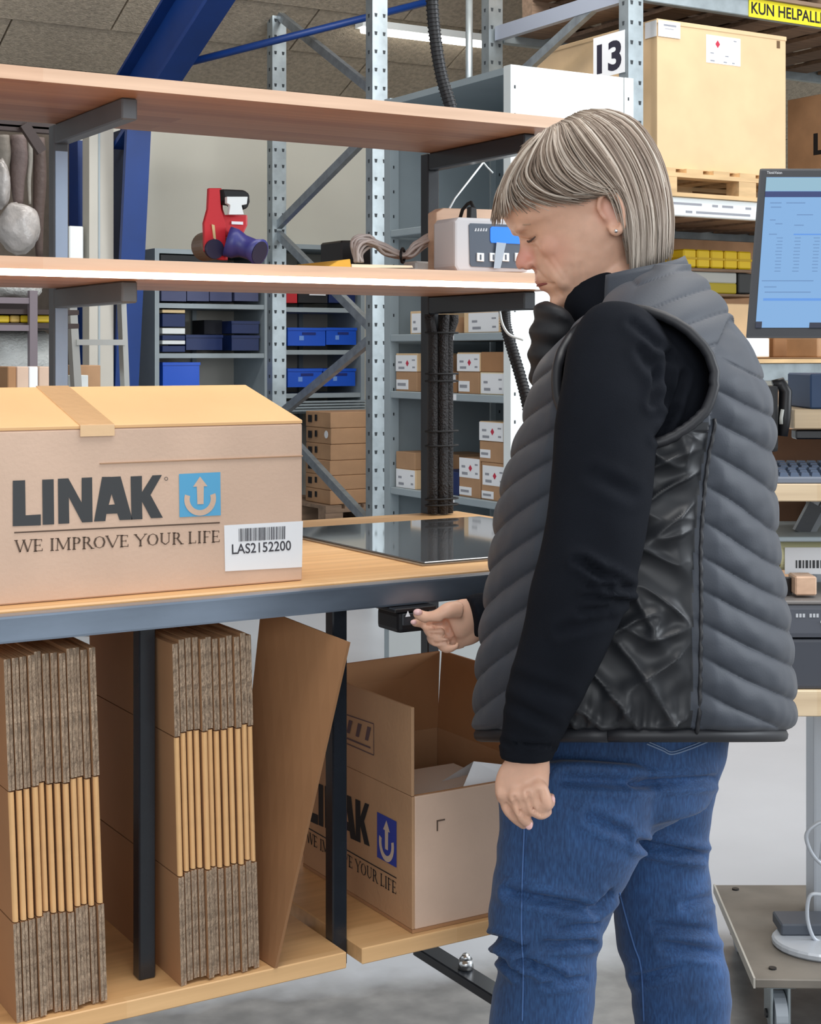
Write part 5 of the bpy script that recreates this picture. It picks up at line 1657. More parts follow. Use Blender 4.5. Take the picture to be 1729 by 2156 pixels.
def relax(mb, mask, it, fac=.5):
    """Laplacian smoothing where mask is true"""
    V = np.array([tuple(p) for p in mb.v])
    E = np.array([(f[i], f[(i + 1) % len(f)]) for f in mb.f for i in range(len(f))], int)
    n = len(V)
    deg = np.bincount(E[:, 0], minlength=n) + np.bincount(E[:, 1], minlength=n)
    deg[deg == 0] = 1
    mk = np.array([1.0 if mask(*pxof(p), p) else 0.0 for p in mb.v])[:, None] * fac
    for _ in range(it):
        A = np.zeros_like(V)
        for c in range(3):
            A[:, c] = np.bincount(E[:, 0], V[E[:, 1], c], n) + np.bincount(E[:, 1], V[E[:, 0], c], n)
        V += (A / deg[:, None] - V) * mk
    mb.v = [Vector(p) for p in V]
    return mb


def limb(mb, pts, n=20, steps=6, caps=True, k=2.0):
    """swept form; pts = (px x, px y, depth Y, half width px, half depth in widths)"""
    P = catmull(pts, steps)
    rings = []
    for i, p in enumerate(P):
        a, b = P[max(i - 1, 0)], P[min(i + 1, len(P) - 1)]
        A, B = vw(a[0], a[1], a[2]), vw(b[0], b[1], b[2])
        d = (B - A).normalized()
        c = vw(p[0], p[1], p[2])
        w = p[3] * p[2] / F
        e1 = d.cross(Vector((0, 1, 0)))
        e1 = e1.normalized() if e1.length > .05 else Vector((1, 0, 0))
        e2 = e1.cross(d).normalized()
        ring = []
        for j in range(n):
            t = 2 * math.pi * j / n
            ct, st = math.cos(t), math.sin(t)
            if k != 2.0:
                ct = math.copysign(abs(ct) ** (2 / k), ct); st = math.copysign(abs(st) ** (2 / k), st)
            ring.append(c + e1 * (w * ct) + e2 * (w * p[4] * st))
        rings.append(ring)
    s0 = len(mb.v)
    for r_ in rings:
        mb.v += r_
    for i in range(len(rings) - 1):
        for j in range(n):
            a, b = s0 + i * n + j, s0 + i * n + (j + 1) % n
            mb.f.append((a, b, b + n, a + n)); mb.m.append(0)
    if caps:
        mb.f.append(tuple(s0 + j for j in reversed(range(n)))); mb.m.append(0)
        e = s0 + (len(rings) - 1) * n
        mb.f.append(tuple(e + j for j in range(n))); mb.m.append(0)
    return mb


def blob(mb, c, r, M=None, n=16, m=10):
    """ellipsoid; c view-space centre, r radii, M optional 3x3 rotation"""
    v, f = [], []
    for i in range(m + 1):
        ph = math.pi * i / m
        for j in range(n):
            t = 2 * math.pi * j / n
            p = Vector((r[0] * math.sin(ph) * math.cos(t), r[1] * math.sin(ph) * math.sin(t), r[2] * math.cos(ph)))
            v.append(Vector(c) + (M @ p if M else p))
    for i in range(m):
        for j in range(n):
            a, b = i * n + j, i * n + (j + 1) % n
            f.append((a, b, b + n, a + n))
    return mb.add(v, f)


# ---- torso rows: pixel row, left edge, right edge, half width towards the viewer (m)
ROWS = [(1556, 1012, 1640, .200), (1530, 1009, 1654, .204), (1485, 1011, 1660, .206), (1383, 1018, 1656, .203), (1262, 1033, 1643, .198), (1150, 1047, 1628, .193),
        (1047, 1062, 1624, .188), (966, 1083, 1620, .186), (905, 1103, 1622, .186), (850, 1118, 1617, .188), (800, 1130, 1606, .190), (763, 1146, 1592, .190),
        (735, 1168, 1579, .188), (706, 1192, 1566, .180), (677, 1218, 1551, .166), (643, 1258, 1530, .144), (603, 1309, 1496, .106), (574, 1360, 1466, .074),
        (552, 1396, 1436, .046)]
_R = np.array(catmull(ROWS, 6))[::-1]
RY, RL, RR, RW = _R[:, 0], _R[:, 1], _R[:, 2], _R[:, 3]


def torso_row(z):
    """axis, side half width and fore-aft half depth at height z"""
    y = HY + (HC - z) * F / YB
    l, r_, w = np.interp(y, RY, RL), np.interp(y, RY, RR), np.interp(y, RY, RW)
    cx_ = ((l + r_) / 2 - CX) * YB / F
    hx = (r_ - l) / 2 * YB / F
    wd = math.sqrt(max(hx * hx - (SL.x * w) ** 2, .0004)) / abs(FW.x)
    return Vector((cx_, YB, z)), w, wd


def torso_pt(z, th, grow=0.0):
    c, w, d = torso_row(z)
    n_ = 2.25
    ct, st = math.cos(th), math.sin(th)
    ct = math.copysign(abs(ct) ** (2 / n_), ct); st = math.copysign(abs(st) ** (2 / n_), st)
    p = c + SL * ((w + grow) * ct) + FW * ((d + grow) * st)
    p.z = HC - (HC - z) * (YB - abs(p.y - YB)) / YB      # hem and shoulders rise towards both sides
    return p


def near_surface(x, y, grow=0.0):
    """torso surface seen at a pixel, on the viewer's side"""
    z = HC - (y - HY) * YB / F
    best = None
    for i in range(-90, 91):
        p = torso_pt(z, i / 90 * math.pi * .5, grow)
        e = abs(CX + p.x / p.y * F - x)
        if best is None or e < best[0]:
            best = (e, p)
    return best[1]


def pxof(p):
    return CX + p.x / p.y * F, HY + (HC - p.z) / p.y * F


def inside(x, y, poly):
    c = False
    j = len(poly) - 1
    for i in range(len(poly)):
        if (poly[i][1] > y) != (poly[j][1] > y) and x < (poly[j][0] - poly[i][0]) * (y - poly[i][1]) / (poly[j][1] - poly[i][1]) + poly[i][0]:
            c = not c
        j = i
    return c


ARMHOLE = [tuple(p) for p in catmull([(1222, 925), (1178, 850), (1172, 780), (1192, 724), (1228, 684), (1280, 656), (1345, 652), (1410, 672), (1466, 712), (1500, 766), (1502, 820), (1482, 868),
                                      (1440, 905), (1390, 930), (1300, 945), (1222, 925)], 6)]

# ---- quilted vest
NZ, NT = 330, 420
ZT, ZB = torso_row(0)[0].z, 0
ztop = HC - (556 - HY) * YB / F
zbot = HC - (1553 - HY) * YB / F
SEAM_B, SEAM_F = -.078, .062                  # rear and front seam of the plain side panel, fore-aft from the axis


def puff(p, c, z):
    """stitched channels on back and front, creased plain panel at the side"""
    s = (p - c).dot(FW)
    rel = 1.35 - z
    if SEAM_B <= s <= SEAM_F and z > 1.262:          # padded shoulder above the armhole
        return .0065 * abs(math.sin(math.pi * (rel + .5 * abs(s - .02)) / .038)) ** .45
    arm = .30                                  # armhole bottom, below eye height
    if s < SEAM_B:
        t = (rel + .62 * (s - SEAM_B) + .012 * noise.noise(Vector((s * 9, z * 7, 3)))) / .0375
        e = min(1.0, (SEAM_B - s) / .02)
        f_ = abs(math.sin(math.pi * t))
        h = .0075 * (f_ ** .42) * e
        h += .0016 * noise.noise(Vector((s * 60, z * 45, p.y * 40)))
        return h
    if s > SEAM_F:
        t = (rel - .60 * (s - SEAM_F) + .006 * noise.noise(Vector((s * 9, z * 7, 8)))) / .0385
        e = min(1.0, (s - SEAM_F) / .02)
        return .0075 * (abs(math.sin(math.pi * t)) ** .42) * e + .001 * noise.noise(Vector((s * 50, z * 40, p.y * 40)))
    # plain side panel: diagonal drag folds
    u = (s * .75 + z * 1.0)
    v = (s * 1.0 - z * .8)
    k = noise.noise(Vector((u * 26, v * 7, 1.7)))
    k2 = noise.noise(Vector((v * 22, u * 6, 5.2)))
    e = min(1.0, (s - SEAM_B) / .015, (SEAM_F - s) / .015)
    low = max(0.0, min(1.0, (.98 - z) / .05))
    g = math.sin(s * 420 + 3 * noise.noise(Vector((s * 30, z * 10, 2)))) * .0018 * low
    return e * (.010 * (1 - abs(k)) ** 5 + .009 * (1 - abs(k2)) ** 5 - .003) + g * e


vb = MB()
idx = {}
for i in range(NZ + 1):
    z = zbot + (ztop - zbot) * i / NZ
    c, w, d = torso_row(z)
    # fade the padding into the hem and the collar
    fade = min(1.0, i / 9, (NZ - i) / 12)
    hemin = -.010 * max(0, 1 - i / 7)
    for j in range(NT):
        th = 2 * math.pi * j / NT
        p = torso_pt(z, th)
        n = (p - c); n.z = 0; n.normalize(); n.z = .5 * max(0, (z - 1.36) / .08); n.normalize()
        h = puff(p, c, z) * fade + hemin
        dzz = -.012 * math.sin(th * .5) ** 2 * 0
        vb.v.append(p + n * h)
for i in range(NZ):
    for j in range(NT):
        a, b = i * NT + j, i * NT + (j + 1) % NT
        q_ = (a, b, b + NT, a + NT)
        m_ = (vb.v[a] + vb.v[b + NT]) * .5
        x, y = pxof(m_)
        if m_.y < YB - .02 and inside(x, y, ARMHOLE):
            continue
        s_ = (m_ - torso_row(m_.z)[0]).dot(FW)
        vb.f.append(q_); vb.m.append(1 if SEAM_B < s_ < SEAM_F and m_.z < 1.28 else 0)
# thickness: fold the rims inwards
NYLON = pmat('charcoal_nylon', (58, 63, 72), .56, spec=.35, sheen=.06, bump=(520, .05))
SATIN = pmat('black_satin_panel', (34, 36, 40), .44, spec=.4)
vest = vbuild('vest', vb, [NYLON, SATIN], person, smooth=True)
for md in (vest.modifiers.new('thick', 'SOLIDIFY'),):
    md.thickness = .004
    md.offset = -1
# binding round the armhole and along the hem
ah = [near_surface(x, y, .004) for x, y in ARMHOLE]
TRIM = pmat('black_binding', (30, 31, 36), .5)
vbuild('armhole_binding', MB().tube(ah, .0055, 10), TRIM, vest, smooth=True)
hp = []
for j in range(73):
    th = 2 * math.pi * j / 72
    z = zbot + .003
    hp.append(torso_pt(z, th, -.002))
vbuild('hem_binding', MB().tube(hp, .0075, 10), TRIM, vest, smooth=True)
for s in (SEAM_B, ):
    pts = []
    for k in range(60):
        z = zbot + .004 + (1.272 - zbot) * k / 59
        c, w, d = torso_row(z)
        th = math.asin(max(-1, min(1, s / d)))
        p = torso_pt(z, th, .0022 + .0012 * math.sin(k * 2.1))
        # move along so that the fore-aft offset is the seam
        pts.append(p)
    vbuild('side_seam', MB().tube(pts, .0022, 6), TRIM, vest, smooth=True)
# standing collar: back of the neck and the open front lapel
cl_ = MB()
limb(cl_, [(1160, 842, 1.80, 26, .9), (1158, 800, 1.795, 42, .8), (1160, 750, 1.79, 47, .85), (1168, 700, 1.785, 52, .95), (1180, 672, 1.785, 58, 1.1), (1190, 660, 1.785, 44, 1.1)], 18, 6)
clm = remesh(cl_, .004, 3)
V_, N_ = normals(clm)
clm.v = [Vector(V_[i] + N_[i] * .0022 * math.sin(V_[i][2] * 230 + 40 * V_[i][0])) for i in range(len(V_))]
vbuild('collar_front', clm, pmat('black_lining', (26, 26, 30), .6), vest, smooth=True)
cl2 = MB()
# rear collar: curved band behind the neck
NB = 40
band = []
for r_ in range(9):
    f_ = r_ / 8
    for j in range(NB + 1):
        t = math.pi * (-.62 + 1.24 * j / NB)            # centred on the back
        cx_, cy_ = vw(1338, 590, 1.80).x, 1.80
        rad_f, rad_s = .056 - .004 * f_, .060 - .004 * f_
        d = FW * (-math.cos(t) * rad_f) + SL * (math.sin(t) * rad_s)
        zc = vw(1330, 628 - 84 * f_ + 22 * abs(t), 1.80).z
        band.append(Vector((cx_ - .004 * f_, cy_, zc)) + d * (1.16 - .10 * f_ + .04 * math.sin(f_ * math.pi)))
cl2.v = band
for r_ in range(8):
    for j in range(NB):
        a = r_ * (NB + 1) + j
        cl2.f.append((a, a + 1, a + NB + 2, a + NB + 1)); cl2.m.append(0)
cb = vbuild('collar_back', cl2, NYLON, vest, smooth=True)
md = cb.modifiers.new('thick', 'SOLIDIFY'); md.thickness = .012; md.offset = 0

# ---- sweater: trunk, near sleeve, far sleeve, neck
sw = MB()
def fold(pt, amp, seed):
    return amp * noise.noise(Vector((pt.x * 26 + seed, pt.y * 26, pt.z * 22)))
tr = MB()
NR = 40
for i in range(NR + 1):
    z = (zbot + .02) + (ztop - .02 - zbot) * i / NR
    for j in range(48):
        tr.v.append(torso_pt(z, 2 * math.pi * j / 48, -.020))
for i in range(NR):
    for j in range(48):
        a, b = i * 48 + j, i * 48 + (j + 1) % 48
        tr.f.append((a, b, b + 48, a + 48)); tr.m.append(0)
tr.f.append(tuple(reversed(range(48)))); tr.m.append(0)
tr.f.append(tuple(NR * 48 + j for j in range(48))); tr.m.append(0)
sw.add(tr.v, tr.f)
# near (left) sleeve
SLV = [(1318, 662, 1.640, 46, .9), (1312, 690, 1.630, 88, .85), (1303, 750, 1.615, 108, .78), (1288, 830, 1.597, 108, .80), (1277, 900, 1.588, 109, .82), (1271, 980, 1.580, 108, .84),
       (1260, 1085, 1.572, 107, .86), (1240, 1180, 1.568, 106, .88), (1214, 1262, 1.566, 101, .90), (1190, 1340, 1.566, 92, .92), (1158, 1425, 1.570, 82, .92), (1134, 1490, 1.575, 72, .92),
       (1118, 1540, 1.580, 63, .92), (1110, 1575, 1.582, 59, .92), (1109, 1592, 1.583, 58, .92), (1109, 1597, 1.583, 53, .9)]
ls_ = limb(MB(), SLV, 64, 9)
sw.add(ls_.v, ls_.f)
# far (right) sleeve reaching under the bench edge
limb(sw, [(1400, 700, 1.95, 70, .9), (1396, 800, 1.965, 74, .9), (1380, 950, 1.965, 68, .95), (1350, 1090, 1.955, 62, .95), (1290, 1190, 1.93, 58, 1), (1200, 1245, 1.895, 54, 1), (1110, 1275, 1.87, 50, 1),
          (1040, 1290, 1.846, 46, 1), (1008, 1295, 1.840, 45, 1), (990, 1299, 1.836, 46, 1)], 30, 6)
limb(sw, [(1372, 752, 1.80, 100, 1.1), (1330, 700, 1.80, 94, 1.0), (1292, 652, 1.81, 88, .95), (1262, 616, 1.825, 83, .92), (1250, 602, 1.832, 78, .9)], 26, 6)
swm = remesh(sw, .0042, 3)
V_, N_ = normals(swm)
SFOLD = [(1215, 1180, 1325, 1235, 1.2, 10), (1240, 1235, 1320, 1240, 1.5, 8), (1235, 1255, 1318, 1262, 1.4, 8), (1230, 1180, 1285, 1238, 1.0, 9), (1225, 1290, 1310, 1270, 1.0, 9), (1180, 1330, 1280, 1300, .6, 12),
         (1388, 760, 1372, 850, 1.2, 9), (1405, 750, 1400, 850, 1.4, 9), (1440, 790, 1400, 900, 1.2, 9), (1350, 740, 1385, 800, .8, 12), (1420, 860, 1385, 920, 1.0, 9), (1250, 1000, 1330, 1040, .5, 16),
         (1075, 1480, 1170, 1530, .6, 12), (1090, 1430, 1200, 1470, .5, 14), (1330, 680, 1420, 760, .8, 10), (1050, 1562, 1168, 1572, .8, 4)]
for i in range(len(swm.v)):
    p = swm.v[i]
    if p.y > 1.66:
        continue
    x, y = pxof(p)
    h = .0016 * noise.noise(Vector((x * .012, y * .010, 4.0)))
    for x0, y0, x1, y1, s, wd in SFOLD:
        dx, dy = x1 - x0, y1 - y0
        t = max(0, min(1, ((x - x0) * dx + (y - y0) * dy) / (dx * dx + dy * dy)))
        dd = math.hypot(x - x0 - t * dx, y - y0 - t * dy)
        if dd < wd * 4:
            h += s * (-.0055 * math.exp(-(dd / wd) ** 2) + .0036 * math.exp(-((dd - wd * 1.6) / wd) ** 2)) * math.sin(math.pi * min(.88, max(.12, t))) ** .5
    swm.v[i] = p + Vector(N_[i]) * h
FLEECE = pmat('black_fleece', (19, 22, 29), .9, spec=.15, bump=(900, .12), var=(24, .1))
sweater = vbuild('sweater', swm, FLEECE, person, smooth=True)
# cuff seam of the near sleeve
sp_ = [vw(1109 + 60 * math.cos(t), 1566 + 6 * math.sin(t), 1.582 - .0275 * math.sin(t)) for t in [i * math.pi / 14 for i in range(29)]]

# ---- jeans
jn = MB()
limb(jn, [(1325, 1470, 1.80, 215, .88), (1310, 1530, 1.80, 222, .88), (1292, 1590, 1.795, 218, .88), (1285, 1640, 1.79, 214, .88), (1283, 1690, 1.79, 196, .9), (1290, 1730, 1.79, 150, .9)], 44, 6, k=2.3)
limb(jn, [(1215, 1600, 1.735, 150, .9), (1212, 1680, 1.728, 164, .88), (1198, 1765, 1.722, 151, .9), (1172, 1850, 1.717, 133, .9), (1152, 1930, 1.712, 124, .92), (1152, 1985, 1.712, 109, .95), (1152, 2050, 1.714, 103, 1),
          (1142, 2120, 1.718, 107, 1), (1134, 2200, 1.722, 104, 1), (1140, 2400, 1.735, 92, 1), (1150, 2700, 1.76, 84, 1), (1152, 3080, 1.80, 86, 1)], 44, 7, k=2.3)
limb(jn, [(1395, 1570, 1.87, 128, .95), (1396, 1650, 1.88, 112, .95), (1396, 1729, 1.885, 98, 1), (1392, 1801, 1.89, 97, 1), (1394, 1870, 1.892, 103, 1), (1398, 1920, 1.893, 105, 1), (1408, 1985, 1.893, 106, 1),
          (1430, 2060, 1.892, 104, 1), (1437, 2156, 1.89, 100, 1), (1440, 2300, 1.89, 92, 1), (1445, 2600, 1.88, 82, 1), (1450, 2960, 1.87, 84, 1)], 44, 7, k=2.3)
jm = remesh(jn, .0046, 4)
V_, N_ = normals(jm)
CREASES = [  # pixel line, strength, width: folds pressed into the cloth
    (1190, 1640, 1390, 1652, 1, 14), (1075, 1880, 1250, 1915, 1.4, 11), (1250, 1915, 1290, 1880, 1.2, 10), (1040, 1975, 1110, 2000, 1.3, 9), (1100, 2020, 1190, 2058, 1.5, 9), (1050, 2010, 1100, 2060, 1.0, 8),
    (1345, 1775, 1490, 1803, 1.5, 10), (1340, 1650, 1510, 1640, 1.2, 10), (1240, 1985, 1140, 1990, 1.0, 10), (1400, 1990, 1520, 2010, .9, 12), (1240, 1720, 1330, 1760, .9, 12), (1440, 1905, 1500, 1890, .8, 10),
    (1180, 1960, 1260, 1945, .8, 9), (1150, 2070, 1240, 2060, .8, 9), (1380, 1950, 1500, 1960, .7, 10), (1340, 2060, 1430, 2040, .7, 10)]
for i in range(len(jm.v)):
    p = jm.v[i]
    x, y = pxof(p)
    h = .0020 * noise.noise(Vector((x * .008, y * .022, 2.0)))
    if p.y < 1.9:
        for x0, y0, x1, y1, s, wd in CREASES:
            dx, dy = x1 - x0, y1 - y0
            L2 = dx * dx + dy * dy
            t = max(0, min(1, ((x - x0) * dx + (y - y0) * dy) / L2))
            dd = math.hypot(x - x0 - t * dx, y - y0 - t * dy)
            if dd < wd * 4:
                side = ((x - x0) * dy - (y - y0) * dx)
                h += s * (-.0095 * math.exp(-(dd / wd) ** 2) + .0060 * math.exp(-((dd - wd * 1.6) / wd) ** 2)) * math.sin(math.pi * min(1, max(0.12, t))) ** .3
    jm.v[i] = p + Vector(N_[i]) * h


def denim():
    m = pmat('blue_denim', (40, 76, 124), .78, var=(16, .2), sheen=.1)
    nt = m.node_tree
    b = nt.nodes['Principled BSDF']
    tc = nt.nodes.new('ShaderNodeTexCoord'); mp = nt.nodes.new('ShaderNodeMapping')
    mp.inputs['Scale'].default_value = (500, 500, 90)
    nt.links.new(tc.outputs['Object'], mp.inputs[0])
    n = nt.nodes.new('ShaderNodeTexNoise'); n.inputs['Scale'].default_value = 1; n.inputs['Detail'].default_value = 3
    nt.links.new(mp.outputs[0], n.inputs['Vector'])
    old = b.inputs['Base Color'].links[0].from_socket
    rp = nt.nodes.new('ShaderNodeValToRGB')
    rp.color_ramp.elements[0].position = .35; rp.color_ramp.elements[0].color = (.62, .62, .66, 1)
    rp.color_ramp.elements[1].position = .7; rp.color_ramp.elements[1].color = (1.25, 1.22, 1.15, 1)
    nt.links.new(n.outputs['Fac'], rp.inputs[0])
    mx = nt.nodes.new('ShaderNodeMix'); mx.data_type = 'RGBA'; mx.blend_type = 'MULTIPLY'; mx.inputs[0].default_value = 1
    nt.links.new(old, mx.inputs[6]); nt.links.new(rp.outputs[0], mx.inputs[7])
    nt.links.new(mx.outputs[2], b.inputs['Base Color'])
    return m


jeans = vbuild('jeans', jm, denim(), person, smooth=True)
# surface lookup for seams on the jeans
from mathutils.bvhtree import BVHTree
jb = BVHTree.FromPolygons([tuple(RV.inverted() @ p) for p in jm.v], jm.f)


def on_jeans(x, y, lift=.0008):
    o = Vector((0, 0, HC)); d = (vw(x, y, 1.0) - o).normalized()
    h = jb.ray_cast(o, d)
    return h[0] - d * lift if h[0] is not None else None


def seam(name, pts, r_, mat, n=10):
    P = [on_jeans(x, y) for x, y in catmull(pts, n)]
    P = [p for p in P if p is not None]
    if len(P) > 2:
        vbuild(name, MB().tube(P, r_, 5), mat, jeans, smooth=True)


STITCH = pmat('pale_stitching', (120, 140, 170), .8)
seam('outer_seam', [(1104, 1745), (1100, 1850), (1098, 1960), (1102, 2040), (1100, 2150)], .0011, pmat('seam_blue', (70, 104, 156), .8), 30)
seam('inner_seam', [(1305, 1880), (1318, 1930), (1335, 1990), (1350, 2040), (1356, 2150)], .0011, pmat('seam_blue', (70, 104, 156)), 30)
seam('pocket_stitch', [(1362, 1566), (1395, 1580), (1415, 1588), (1450, 1578), (1490, 1562)], .0009, STITCH)
seam('pocket_stitch', [(1366, 1562), (1396, 1575), (1415, 1583), (1448, 1573), (1486, 1558)], .0007, STITCH)

# ---- skin: head, neck, arms, hands, legs as one body
HX, HYY, YH, TAU = 1268.0, 465.0, 1.835, math.radians(20)
CT, ST = math.cos(TAU), math.sin(TAU)
KH = YH / F                                   # metres per head pixel


def hd_px(f, u):
    return HX - f * CT - u * ST, HYY + f * ST - u * CT


def hd(f, s, u):
    x, y = hd_px(f, u)
    p = vw(x, y, YH)
    p.y -= s * KH
    return p


HEAD = [(214, 20, -60, 40), (206, 75, -95, 75), (186, 125, -125, 100), (150, 166, -146, 119), (114, 186, -153, 126), (84, 193, -151, 126), (60, 191, -144, 123), (46, 186, -138, 121), (30, 174, -130, 118),
        (12, 165, -120, 115), (-10, 164, -110, 113), (-30, 166, -98, 110), (-50, 170, -84, 105), (-68, 172, -72, 100), (-84, 168, -58, 95), (-96, 164, -50, 90), (-108, 157, -40, 84), (-125, 156, -26, 73),
        (-139, 146, -2, 58), (-148, 130, 22, 42), (-153, 108, 50, 24)]
hb = MB()
n = 56
HR = catmull(HEAD, 4)
for u, ff, fbk, w in HR:
    fc = (ff + fbk) / 2 - 8
    for j in range(n):
        t = 2 * math.pi * j / n
        ct, st = math.cos(t), math.sin(t)
        if ct > 0:
            k = 2.35 if u > 40 else 2.15
            f_ = fc + (ff - fc) * abs(ct) ** (2 / k)
        else:
            k = 2.1
            f_ = fc - (fc - fbk) * abs(ct) ** (2 / k)
        s = math.copysign(w * abs(st) ** (2 / k), st)
        hb.v.append(hd(f_, s, u))
for i in range(len(HR) - 1):
    for j in range(n):
        a, b = i * n + j, i * n + (j + 1) % n
        hb.f.append((a, b, b + n, a + n)); hb.m.append(0)
hb.f.append(tuple(range(n))); hb.m.append(0)
hb.f.append(tuple((len(HR) - 1) * n + j for j in range(n))); hb.m.append(0)
RH = Matrix(((-CT, 0, -ST), (0, 0, 0), (0, 0, 0)))


def hblob(f, s, u, rf, rs, ru, tilt=0.0):
    """ellipsoid in head space (radii in head pixels)"""
    v, fc = [], []
    nn, mm = 16, 10
    ca, sa = math.cos(tilt), math.sin(tilt)
    for i in range(mm + 1):
        ph = math.pi * i / mm
        for j in range(nn):
            t = 2 * math.pi * j / nn
            df, ds, du = rf * math.sin(ph) * math.cos(t), rs * math.sin(ph) * math.sin(t), ru * math.cos(ph)
            v.append(hd(f + df * ca - du * sa, s + ds, u + df * sa + du * ca))
    for i in range(mm):
        for j in range(nn):
            a, b = i * nn + j, i * nn + (j + 1) % nn
            fc.append((a, b, b + nn, a + nn))
    hb.add(v, fc)


def htube(pts, nn=14):
    """tube through head-space points (f, s, u, r)"""
    P = catmull(pts, 5)
    hb.tube([hd(p[0], p[1], p[2]) for p in P], [max(p[3], .5) * KH for p in P], nn)


# nose
htube([(166, 0, 34, 10), (168, 0, 14, 12), (172, 0, -2, 14), (180, 0, -16, 16), (186, 0, -26, 17.5), (184, 0, -32, 16)])
for s in (-1, 1):
    hblob(176, s * 15, -34, 15, 11, 11)                  # wings
    hblob(172, s * 34, 42, 15, 32, 10, -.1)              # brow
    hblob(146, s * 41, 22, 15, 20, 11)                   # lids
    hblob(143, s * 41, 1, 15, 22, 10)                    # lower lid and bag
    hblob(116, s * 64, -16, 36, 26, 30, .3)              # cheekbone
    hblob(118, s * 58, -74, 34, 26, 40, .2)              # cheek and jowl
    hblob(150, s * 20, -128, 14, 18, 14)                 # chin sides
    # ear: bowl, rim and lobe
    hblob(-6, s * 118, 4, 22, 8, 40, -.15)
    htube([(10, s * 124, -6, 5), (16, s * 128, 22, 5.5), (2, s * 133, 44, 6), (-20, s * 136, 38, 6.5), (-29, s * 136, 12, 6.5), (-24, s * 134, -14, 6.5), (-12, s * 130, -34, 8), (2, s * 125, -36, 8), (8, s * 120, -20, 6)])
hblob(166, 0, -72, 14, 30, 8, -.2)                       # upper lip
hblob(161, 0, -91, 14, 27, 8, .1)                        # lower lip
hblob(148, 0, -134, 14, 24, 14)                          # chin
# neck and throat
limb(hb, [(1262, 500, YH, 92, 1.0), (1282, 560, 1.832, 80, 1.0), (1305, 620, 1.82, 78, 1.0), (1340, 700, 1.80, 86, 1.1)], 26, 6)
limb(hb, [(1225, 560, YH, 62, 1.0), (1245, 600, 1.835, 58, .9), (1290, 660, 1.82, 60, 1)], 20, 6)
# arms inside the sleeves, hands
limb(hb, [(1340, 700, 1.72, 60, 1), (1290, 760, 1.625, 72, .9), (1272, 960, 1.585, 70, .9), (1240, 1170, 1.57, 62, .9), (1190, 1340, 1.567, 58, .9), (1130, 1500, 1.577, 46, .9), (1110, 1590, 1.583, 43, .8)], 20, 6)
limb(hb, [(1340, 700, 1.88, 60, 1), (1396, 800, 1.965, 50, .9), (1350, 1090, 1.955, 44, 1), (1200, 1245, 1.895, 38, 1), (1008, 1297, 1.842, 31, 1)], 18, 6)
limb(hb, [(1340, 690, 1.80, 120, 1.2), (1360, 850, 1.80, 200, .8), (1340, 1100, 1.80, 220, .8), (1330, 1380, 1.78, 200, .7), (1310, 1520, 1.78, 150, .7)], 24, 5)
limb(hb, [(1270, 1500, 1.80, 70, 1), (1230, 1620, 1.775, 80, 1), (1195, 1765, 1.724, 92, 1), (1152, 1950, 1.714, 72, 1), (1140, 2120, 1.72, 70, 1), (1145, 2600, 1.75, 60, 1), (1152, 3100, 1.80, 48, 1)], 18, 5)
limb(hb, [(1360, 1500, 1.82, 90, 1), (1390, 1650, 1.88, 74, 1), (1393, 1801, 1.89, 62, 1), (1405, 1985, 1.893, 64, 1), (1437, 2156, 1.89, 64, 1), (1445, 2600, 1.88, 56, 1), (1450, 2980, 1.87, 46, 1)], 18, 5)
# left hand hanging, back of the hand to the viewer, fingers curling backwards
limb(hb, [(1112, 1585, 1.584, 44, .62), (1110, 1612, 1.586, 49, .55), (1102, 1640, 1.588, 56, .50), (1096, 1665, 1.590, 55, .48), (1098, 1682, 1.592, 47, .45)], 24, 6)
def finger(pts):
    limb(hb, [(x, y, Y, w, 1.0) for x, y, Y, w in pts], 14, 5)
    x, y, Y, w = pts[-1]
    blob(hb, vw(x, y, Y), (w * Y / F,) * 3)
finger([(1136, 1655, 1.574, 17), (1146, 1682, 1.574, 16.5), (1150, 1694, 1.580, 15), (1158, 1688, 1.590, 12.5), (1159, 1680, 1.594, 11)])
finger([(1118, 1668, 1.577, 18), (1124, 1698, 1.577, 17), (1138, 1711, 1.583, 15), (1150, 1708, 1.594, 13)])
finger([(1092, 1672, 1.582, 18), (1094, 1702, 1.582, 16.5), (1104, 1722, 1.588, 14.5), (1113, 1734, 1.596, 11)])
finger([(1068, 1668, 1.592, 17), (1070, 1698, 1.594, 15.5), (1086, 1720, 1.600, 13.5), (1102, 1735, 1.606, 11)])
finger([(1066, 1628, 1.602, 18), (1058, 1655, 1.612, 16), (1068, 1690, 1.618, 14), (1080, 1708, 1.620, 12)])
for x, y, Y in ((1060, 1668, 1.575), (1086, 1674, 1.566), (1112, 1670, 1.562), (1134, 1660, 1.562)):
    blob(hb, vw(x, y, Y + .012), (.0085, .008, .009))
# right hand on the control: thumb on top, index below, others curled
limb(hb, [(1010, 1296, 1.848, 33, .75), (985, 1300, 1.840, 40, .60), (964, 1306, 1.836, 41, .50), (946, 1310, 1.836, 33, .44)], 24, 6)
finger([(968, 1284, 1.826, 19), (945, 1285, 1.818, 17.5), (922, 1297, 1.816, 14.5), (900, 1300, 1.818, 13), (880, 1293, 1.820, 11)])
finger([(944, 1296, 1.846, 14), (915, 1305, 1.848, 12.5), (893, 1311, 1.842, 11), (874, 1311, 1.834, 9)])
finger([(944, 1304, 1.850, 13), (912, 1313, 1.848, 12.5), (902, 1324, 1.838, 11.5), (912, 1334, 1.826, 10.5), (928, 1331, 1.822, 9.5)])
finger([(950, 1318, 1.848, 13), (920, 1331, 1.846, 12), (909, 1344, 1.836, 11), (921, 1352, 1.825, 10), (938, 1347, 1.821, 9)])
